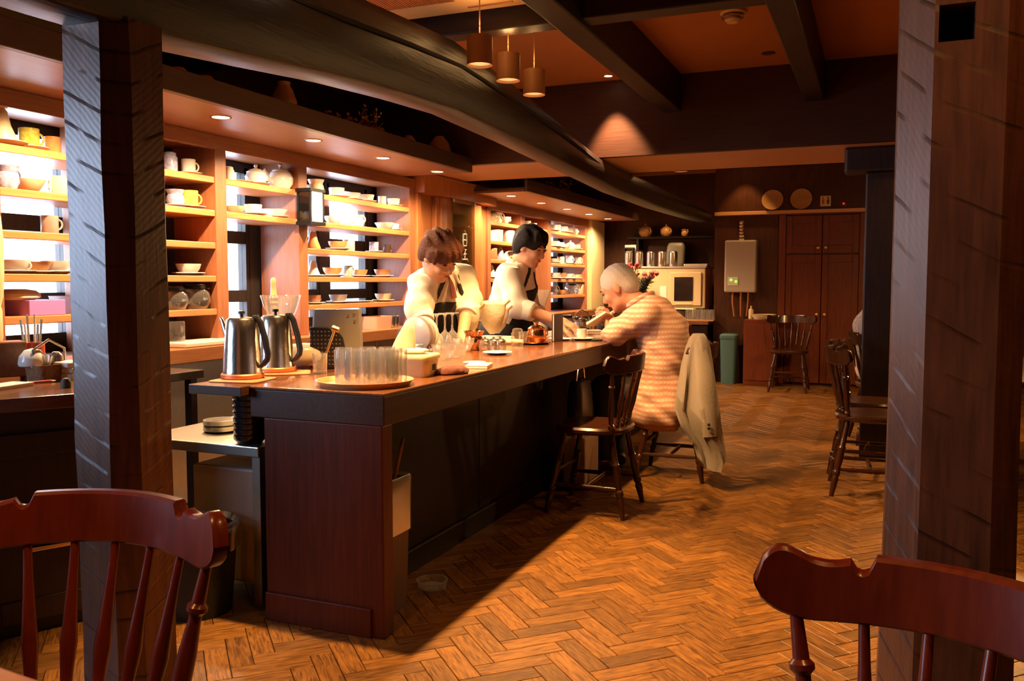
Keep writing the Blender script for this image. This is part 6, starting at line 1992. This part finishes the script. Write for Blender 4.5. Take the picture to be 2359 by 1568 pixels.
# ------------------------------------------------------------------ the two baristas
def barista(label, hc, hf, hu, neck, shR, shL, pel, elR, wrR, elL, wrL, F, hair, sc, origin, hR, hL, tie=False, bang=1.0):
    org = np.array(origin, float)
    F = np.array(F, float)
    Lf = np.cross(UP, F)
    M = frame(hf, hu)
    s = Sdf()
    g = head_prims(s, hc, M, sc)
    s.chain([g(-.02, 0, -.06), neck], [.058 * sc, .066 * sc], .03)
    chest = neck * .55 + pel * .45
    s.chain([neck - UP * .03, chest, pel], [.09, .125, .125], .05)
    s.cap(shR, shL, .062 * sc, None, .05)
    s.chain([shR, elR, wrR], [.055 * sc, .042 * sc, .028 * sc], .025)
    s.chain([shL, elL, wrL], [.055 * sc, .042 * sc, .028 * sc], .025)
    hand_prims(s, wrR, hR[0], hR[1], 1.1 * sc, side=hR[2], curl=.45)
    hand_prims(s, wrL, hL[0], hL[1], 1.1 * sc, side=hL[2], curl=.45)
    for y in (-1, 1):
        hip = pel + Lf * y * .09 - UP * .04
        ft = np.array([org[0], org[1], 0]) + Lf * y * .11
        kn = (hip + ft) / 2 + F * .03 + V3(0, 0, .04)
        s.chain([hip, kn, ft + V3(0, 0, .09)], [.09 * sc, .062 * sc, .042 * sc], .04)
        s.cap(ft + V3(0, 0, .05), ft + F * .15 + V3(0, 0, .035), .042, .034, .03)
    body = s.obj('person', 'skin', None, .0065, org, 2)
    tag(body, label, 'person')
    face_parts(body, g, M, sc, Vector(org))
    hr = Sdf()
    hr.ell(g(-.016, 0, .042), np.array([.112, .092, .103]) * sc, M, .02)
    hr.ell(g(-.055, 0, -.015), np.array([.062, .080, .070]) * sc, M, .03)
    if bang > 1:
        hr.ell(g(.05, 0, .06), np.array([.062, .084, .056]) * sc, M, .03)
        for y in np.linspace(-.07, .07, 9):
            hr.cap(g(.06, y, .075), g(.098 - abs(y) * .5, y * 1.15, .018 - .01 * math.cos(y * 90)), .020 * sc, .009 * sc, .015)
        for y in (-1, 1):
            hr.cap(g(.02, y * .082, .04), g(.015, y * .088, -.02), .024 * sc, .012 * sc, .02)
    else:
        for y in np.linspace(-.06, .06, 7):
            hr.cap(g(.05, y, .095), g(.088 - abs(y) * .4, y * 1.1, .062), .022 * sc, .012 * sc, .02)
    hr.ell(g(.112, 0, -.045), np.array([.070, .105, .075]) * sc, M, .012, sub=True)
    hr.ell(g(.02, .100, -.045), np.array([.055, .03, .05]) * sc, M, .01, sub=True).ell(g(.02, -.100, -.045), np.array([.055, .03, .05]) * sc, M, .01, sub=True)
    hr.plane(g(0, 0, -.070), M @ V3(.15, 0, -1))
    hr.wrinkle(.0055, tuple(M @ V3(15, 110, 20))).wrinkle(.0025, tuple(M @ V3(60, 60, 15)), 2)
    hr.obj('hair', hair, body, .006, org, 1)

    def shirt_fields(sd):
        sd.chain([neck - UP * .035, chest, pel], [.11, .150, .148], .05)
        sd.chain([neck * .7 + pel * .3 + Lf * .09, pel + Lf * .08], [.115, .115], .05).chain([neck * .7 + pel * .3 - Lf * .09, pel - Lf * .08], [.115, .115], .05)
        sd.cap(shR * .96 + shL * .04, shL * .96 + shR * .04, .082 * sc, None, .05)
        return sd
    sh = shirt_fields(Sdf())
    sh.chain([shR, elR, elR + (wrR - elR) * .22], [.080 * sc, .072 * sc, .062 * sc], .03)
    sh.chain([shL, elL, elL + (wrL - elL) * .22], [.080 * sc, .072 * sc, .062 * sc], .03)
    up_n = (neck - chest) / np.linalg.norm(neck - chest)
    sh.plane(neck + up_n * .045, up_n)
    sh.wrinkle(.0045, (22, 26, 24)).wrinkle(.003, (-30, 25, 35), 1.5)
    sh.obj('shirt', 'shirt_white', body, .009, org, 2)
    for (e_, w_) in ((elR, wrR), (elL, wrL)):
        cf = Sdf()
        a = e_ + (w_ - e_) * .20
        b_ = e_ + (w_ - e_) * .36
        cf.cap(a, b_, .064 * sc, .062 * sc, .01)
        ax_ = (w_ - e_) / np.linalg.norm(w_ - e_)
        cf.plane(b_ + ax_ * .02, ax_).plane(a - ax_ * .02, -ax_)
        cf.obj('rolled_cuff', 'shirt_white', body, .007, org, 1)
    col = Sdf()
    Mc = frame(F * .9 - UP * .2, up_n)
    cc_ = neck + up_n * .045
    ring = [cc_ + Mc @ V3(.086 * math.cos(a), .082 * math.sin(a), -.024 * math.cos(a)) * sc for a in [R(28) + (2 * PI - R(56)) * k / 15 for k in range(16)]]
    col.chain(ring, [.017] * 16, .01)
    for y in (-1, 1):
        e0 = ring[0] if y > 0 else ring[-1]
        col.cap(e0, e0 + Mc @ V3(.018, y * .018, -.045) * sc, .012, .009, .01)
    col.obj('shirt_collar', 'shirt_white', body, .006, org, 1)
    # apron: follows the shirt front, bib and skirt, with neck straps
    bibtop = neck * .74 + pel * .26
    axis = (neck - pel) / np.linalg.norm(neck - pel)
    ap = shirt_fields(Sdf())
    ap.grow(.009)
    ap.plane(bibtop, axis).plane(chest + F * .035, -F)
    ap.plane(chest + Lf * .135, Lf).plane(chest - Lf * .135, -Lf)
    ap.obj('apron_bib', 'apron_black', body, .008, org, 1)
    sk = Sdf()
    for y in (-1, 0, 1):
        sk.chain([pel + Lf * y * .09 + UP * .03, np.array([org[0], org[1], .36]) + Lf * y * .12], [.165, .17], .06)
    sk.plane((0, 0, .34), (0, 0, -1)).plane(pel + UP * .10, UP)
    sk.obj('apron_skirt', 'apron_black', body, .012, org, 1)
    for y in (-1, 1):
        sp = shirt_fields(Sdf())
        sp.grow(.008)
        lat = Lf * .94 + axis * (.34 * y)
        lat = lat / np.linalg.norm(lat)
        c_ = bibtop + Lf * y * .105
        sp.plane(c_ + lat * .014, lat).plane(c_ - lat * .014, -lat)
        sp.plane(bibtop - axis * .01, -axis).plane(neck + F * .0, -F).plane(neck + up_n * .03, up_n)
        sp.obj('apron_strap', 'apron_black', body, .007, org, 1)
    tr = Sdf()
    for y in (-1, 1):
        hip = pel + Lf * y * .09 - UP * .04
        ft = np.array([org[0], org[1], 0]) + Lf * y * .11
        kn = (hip + ft) / 2 + F * .03 + V3(0, 0, .04)
        tr.chain([hip, kn, ft + V3(0, 0, .10)], [.115, .085, .065], .04)
    tr.obj('trousers', 'trousers_dark', body, .012, org, 1)
    for y in (-1, 1):
        ss = Sdf()
        ft = np.array([org[0], org[1], 0]) + Lf * y * .11
        ss.chain([ft + V3(0, 0, .05), ft + F * .08 + V3(0, 0, .045), ft + F * .17 + V3(0, 0, .035)], [.052, .046, .036], .03)
        ss.plane((0, 0, .0005), (0, 0, -1))
        ss.obj('shoe', 'black_plastic', body, .009, org, 1)
    if tie:
        tp = [neck + F * .095 + up_n * .0, neck * .8 + pel * .2 + F * .150, bibtop + F * .172 - axis * .03]
        B().tube([tuple(p - org) for p in tp], [.016, .026, .032], 10, .35).obj('neck_tie', 'tie_red', body)
    return body


# bending barista
F1 = V3(math.cos(R(-30)), math.sin(R(-30)), 0)
barista('barista bending over the bar in white shirt, black apron and dark red tie',
        P(1012, 590, 5.12), F1 * .80 + V3(.12, .18, -.62), F1 * .60 + UP * .80,
        P(1015, 634, 5.30), P(975, 655, 5.22), P(1065, 640, 5.50), P(1003, 790, 5.48),
        P(966, 712, 5.10), P(986, 778, 4.98), P(1078, 692, 5.38), P(1065, 778, 5.12),
        F1, 'hair_brown', 1.13, (P(1003, 790, 5.52)[0], P(1003, 790, 5.52)[1], 0),
        (V3(.5, -.5, -.6), V3(-.2, .3, -.9), 1), (V3(.5, -.4, -.7), V3(-.2, .3, -.9), -1), tie=True, bang=2.0)
# second barista, in profile, reaching out
F2 = V3(math.cos(R(-6)), math.sin(R(-6)), 0)
barista('black haired barista in white shirt and dark apron reaching out beside the sign panel',
        P(1221, 569, 6.15), F2 * .92 + V3(0, 0, -.36), F2 * .36 + UP * .93,
        P(1194, 612, 6.25), P(1172, 636, 6.08), P(1202, 634, 6.40), P(1168, 770, 6.44),
        P(1190, 706, 5.98), P(1288, 738, 5.86), P(1214, 706, 6.34), P(1282, 752, 6.10),
        F2, 'hair_black', 1.10, (P(1168, 770, 6.48)[0], P(1168, 770, 6.48)[1], 0),
        (V3(.9, .1, -.35), V3(0, .2, -1), -1), (V3(.85, -.2, -.4), V3(0, -.1, -1), 1), tie=False, bang=1.0)


# ------------------------------------------------------------------ guest half hidden by the far post
def hidden_guest():
    org = V3(.05, 7.35, 0)
    q = lambda x, y, z: org + V3(x, y, z)
    s = Sdf()
    M = frame((.9, 0, -.4), (.4, 0, .9))
    g = head_prims(s, q(.14, 0, 1.30), M, 1.1)
    s.chain([q(.10, 0, 1.22), q(.02, 0, 1.13)], [.062, .07], .03)
    s.chain([q(0, 0, 1.06), q(-.06, 0, .9), q(-.05, 0, .62)], [.10, .12, .12], .05)
    s.cap(q(-.03, -.19, 1.07), q(-.03, .19, 1.07), .065, None, .05)
    for y in (-1, 1):
        s.chain([q(-.03, y * .19, 1.07), q(.06, y * .22, .82), q(.28, y * .15, .80)], [.055, .042, .03], .03)
        hand_prims(s, q(.28, y * .15, .80), V3(1, -y * .2, .05), V3(0, 0, -1), 1.1, side=y, curl=.3)
        s.chain([q(-.04, y * .09, .56), q(.36, y * .11, .55), q(.34, y * .11, .09)], [.085, .062, .042], .03)
        s.cap(q(.33, y * .11, .045), q(.48, y * .12, .035), .042, .034, .03)
    body = s.obj('person', 'skin', None, .008, org, 1)
    tag(body, 'seated guest in a striped pale sleeve, mostly hidden behind the black post', 'person')
    face_parts(body, g, M, 1.1, Vector(org))
    hr = Sdf()
    hr.ell(g(-.016, 0, .040), np.array([.110, .090, .102]) * 1.1, M, .02).ell(g(-.055, 0, -.015), np.array([.062, .080, .070]) * 1.1, M, .03)
    hr.ell(g(.105, 0, -.045), np.array([.075, .11, .085]) * 1.1, M, .012, sub=True)
    hr.obj('hair', 'hair_black', body, .009, org, 1)
    sh = Sdf()
    sh.chain([q(.0, 0, 1.09), q(-.06, 0, .9), q(-.05, 0, .58)], [.11, .15, .15], .05)
    sh.cap(q(-.03, -.19, 1.06), q(-.03, .19, 1.06), .085, None, .05)
    for y in (-1, 1):
        sh.chain([q(-.03, y * .19, 1.06), q(.06, y * .22, .82), q(.14, y * .19, .81)], [.085, .070, .055], .03)
    sh.wrinkle(.004, (25, 20, 40))
    sh.obj('striped_shirt', 'striped_sleeve', body, .011, org, 1)
    tr = Sdf()
    for y in (-1, 1):
        tr.chain([q(-.05, y * .09, .56), q(.36, y * .11, .55), q(.34, y * .11, .10)], [.11, .08, .06], .04)
    tr.obj('trousers', 'trousers_dark', body, .012, org, 1)
    for y in (-1, 1):
        ss = Sdf()
        ss.chain([q(.33, y * .11, .05), q(.41, y * .115, .045), q(.50, y * .12, .035)], [.052, .046, .036], .03)
        ss.plane((0, 0, .0005), (0, 0, -1))
        ss.obj('shoe', 'black_plastic', body, .01, org, 1)


hidden_guest()

# ------------------------------------------------------------------ jacket hung over the man's chair
rows = [(768, 1596, 1622), (778, 1588, 1629), (800, 1580, 1636), (840, 1570, 1642), (890, 1562, 1649), (940, 1554, 1656), (985, 1570, 1661), (1020, 1596, 1667), (1050, 1606, 1671), (1072, 1613, 1655)]
rings = []
jd = 5.36
jorg = P(1615, 780, jd)
for k, (py, xl, xr) in enumerate(rows):
    c, hw = P((xl + xr) / 2, py, jd), (xr - xl) / 2 * jd / FPX
    th = min(.03 + .03 * k, .17)
    rg_ = []
    for j in range(28):
        a = 2 * PI * j / 28
        fold = 1 + (.26 * math.sin(4 * a + .6) + .16 * math.sin(7 * a + k * .25)) * min(1, k / 4)
        rg_.append(tuple(Vector(c) + _r * (hw * math.cos(a)) + Vector((_f.x, _f.y, 0)) * (th * math.sin(a) * fold) - Vector(jorg)))
    rings.append(rg_)
jk = B().loft(rings).obj('jacket', 'jacket_cloth', loc=tuple(jorg), angle=80)
tag(jk, 'grey beige jacket hung over the back of the reading man\'s chair', 'jacket')
slv = [P(1612, 790, jd - .05), P(1622, 850, jd - .13), P(1630, 910, jd - .17), P(1638, 1005, jd - .17)]
B().tube([tuple(p - jorg) for p in slv], [.035, .055, .058, .050], 16, .6).obj('sleeve', 'jacket_cloth', jk)
for k in range(2):
    p = P(1633, 978 + k * 9, jd - .212) - jorg
    B().lathe([(0, 0), (.010, 0), (.008, .004), (0, .005)], n=12, m=Matrix.Translation(tuple(p)) @ Matrix.Rotation(R(90), 4, 'X')).obj('cuff_button', 'black_plastic', jk)
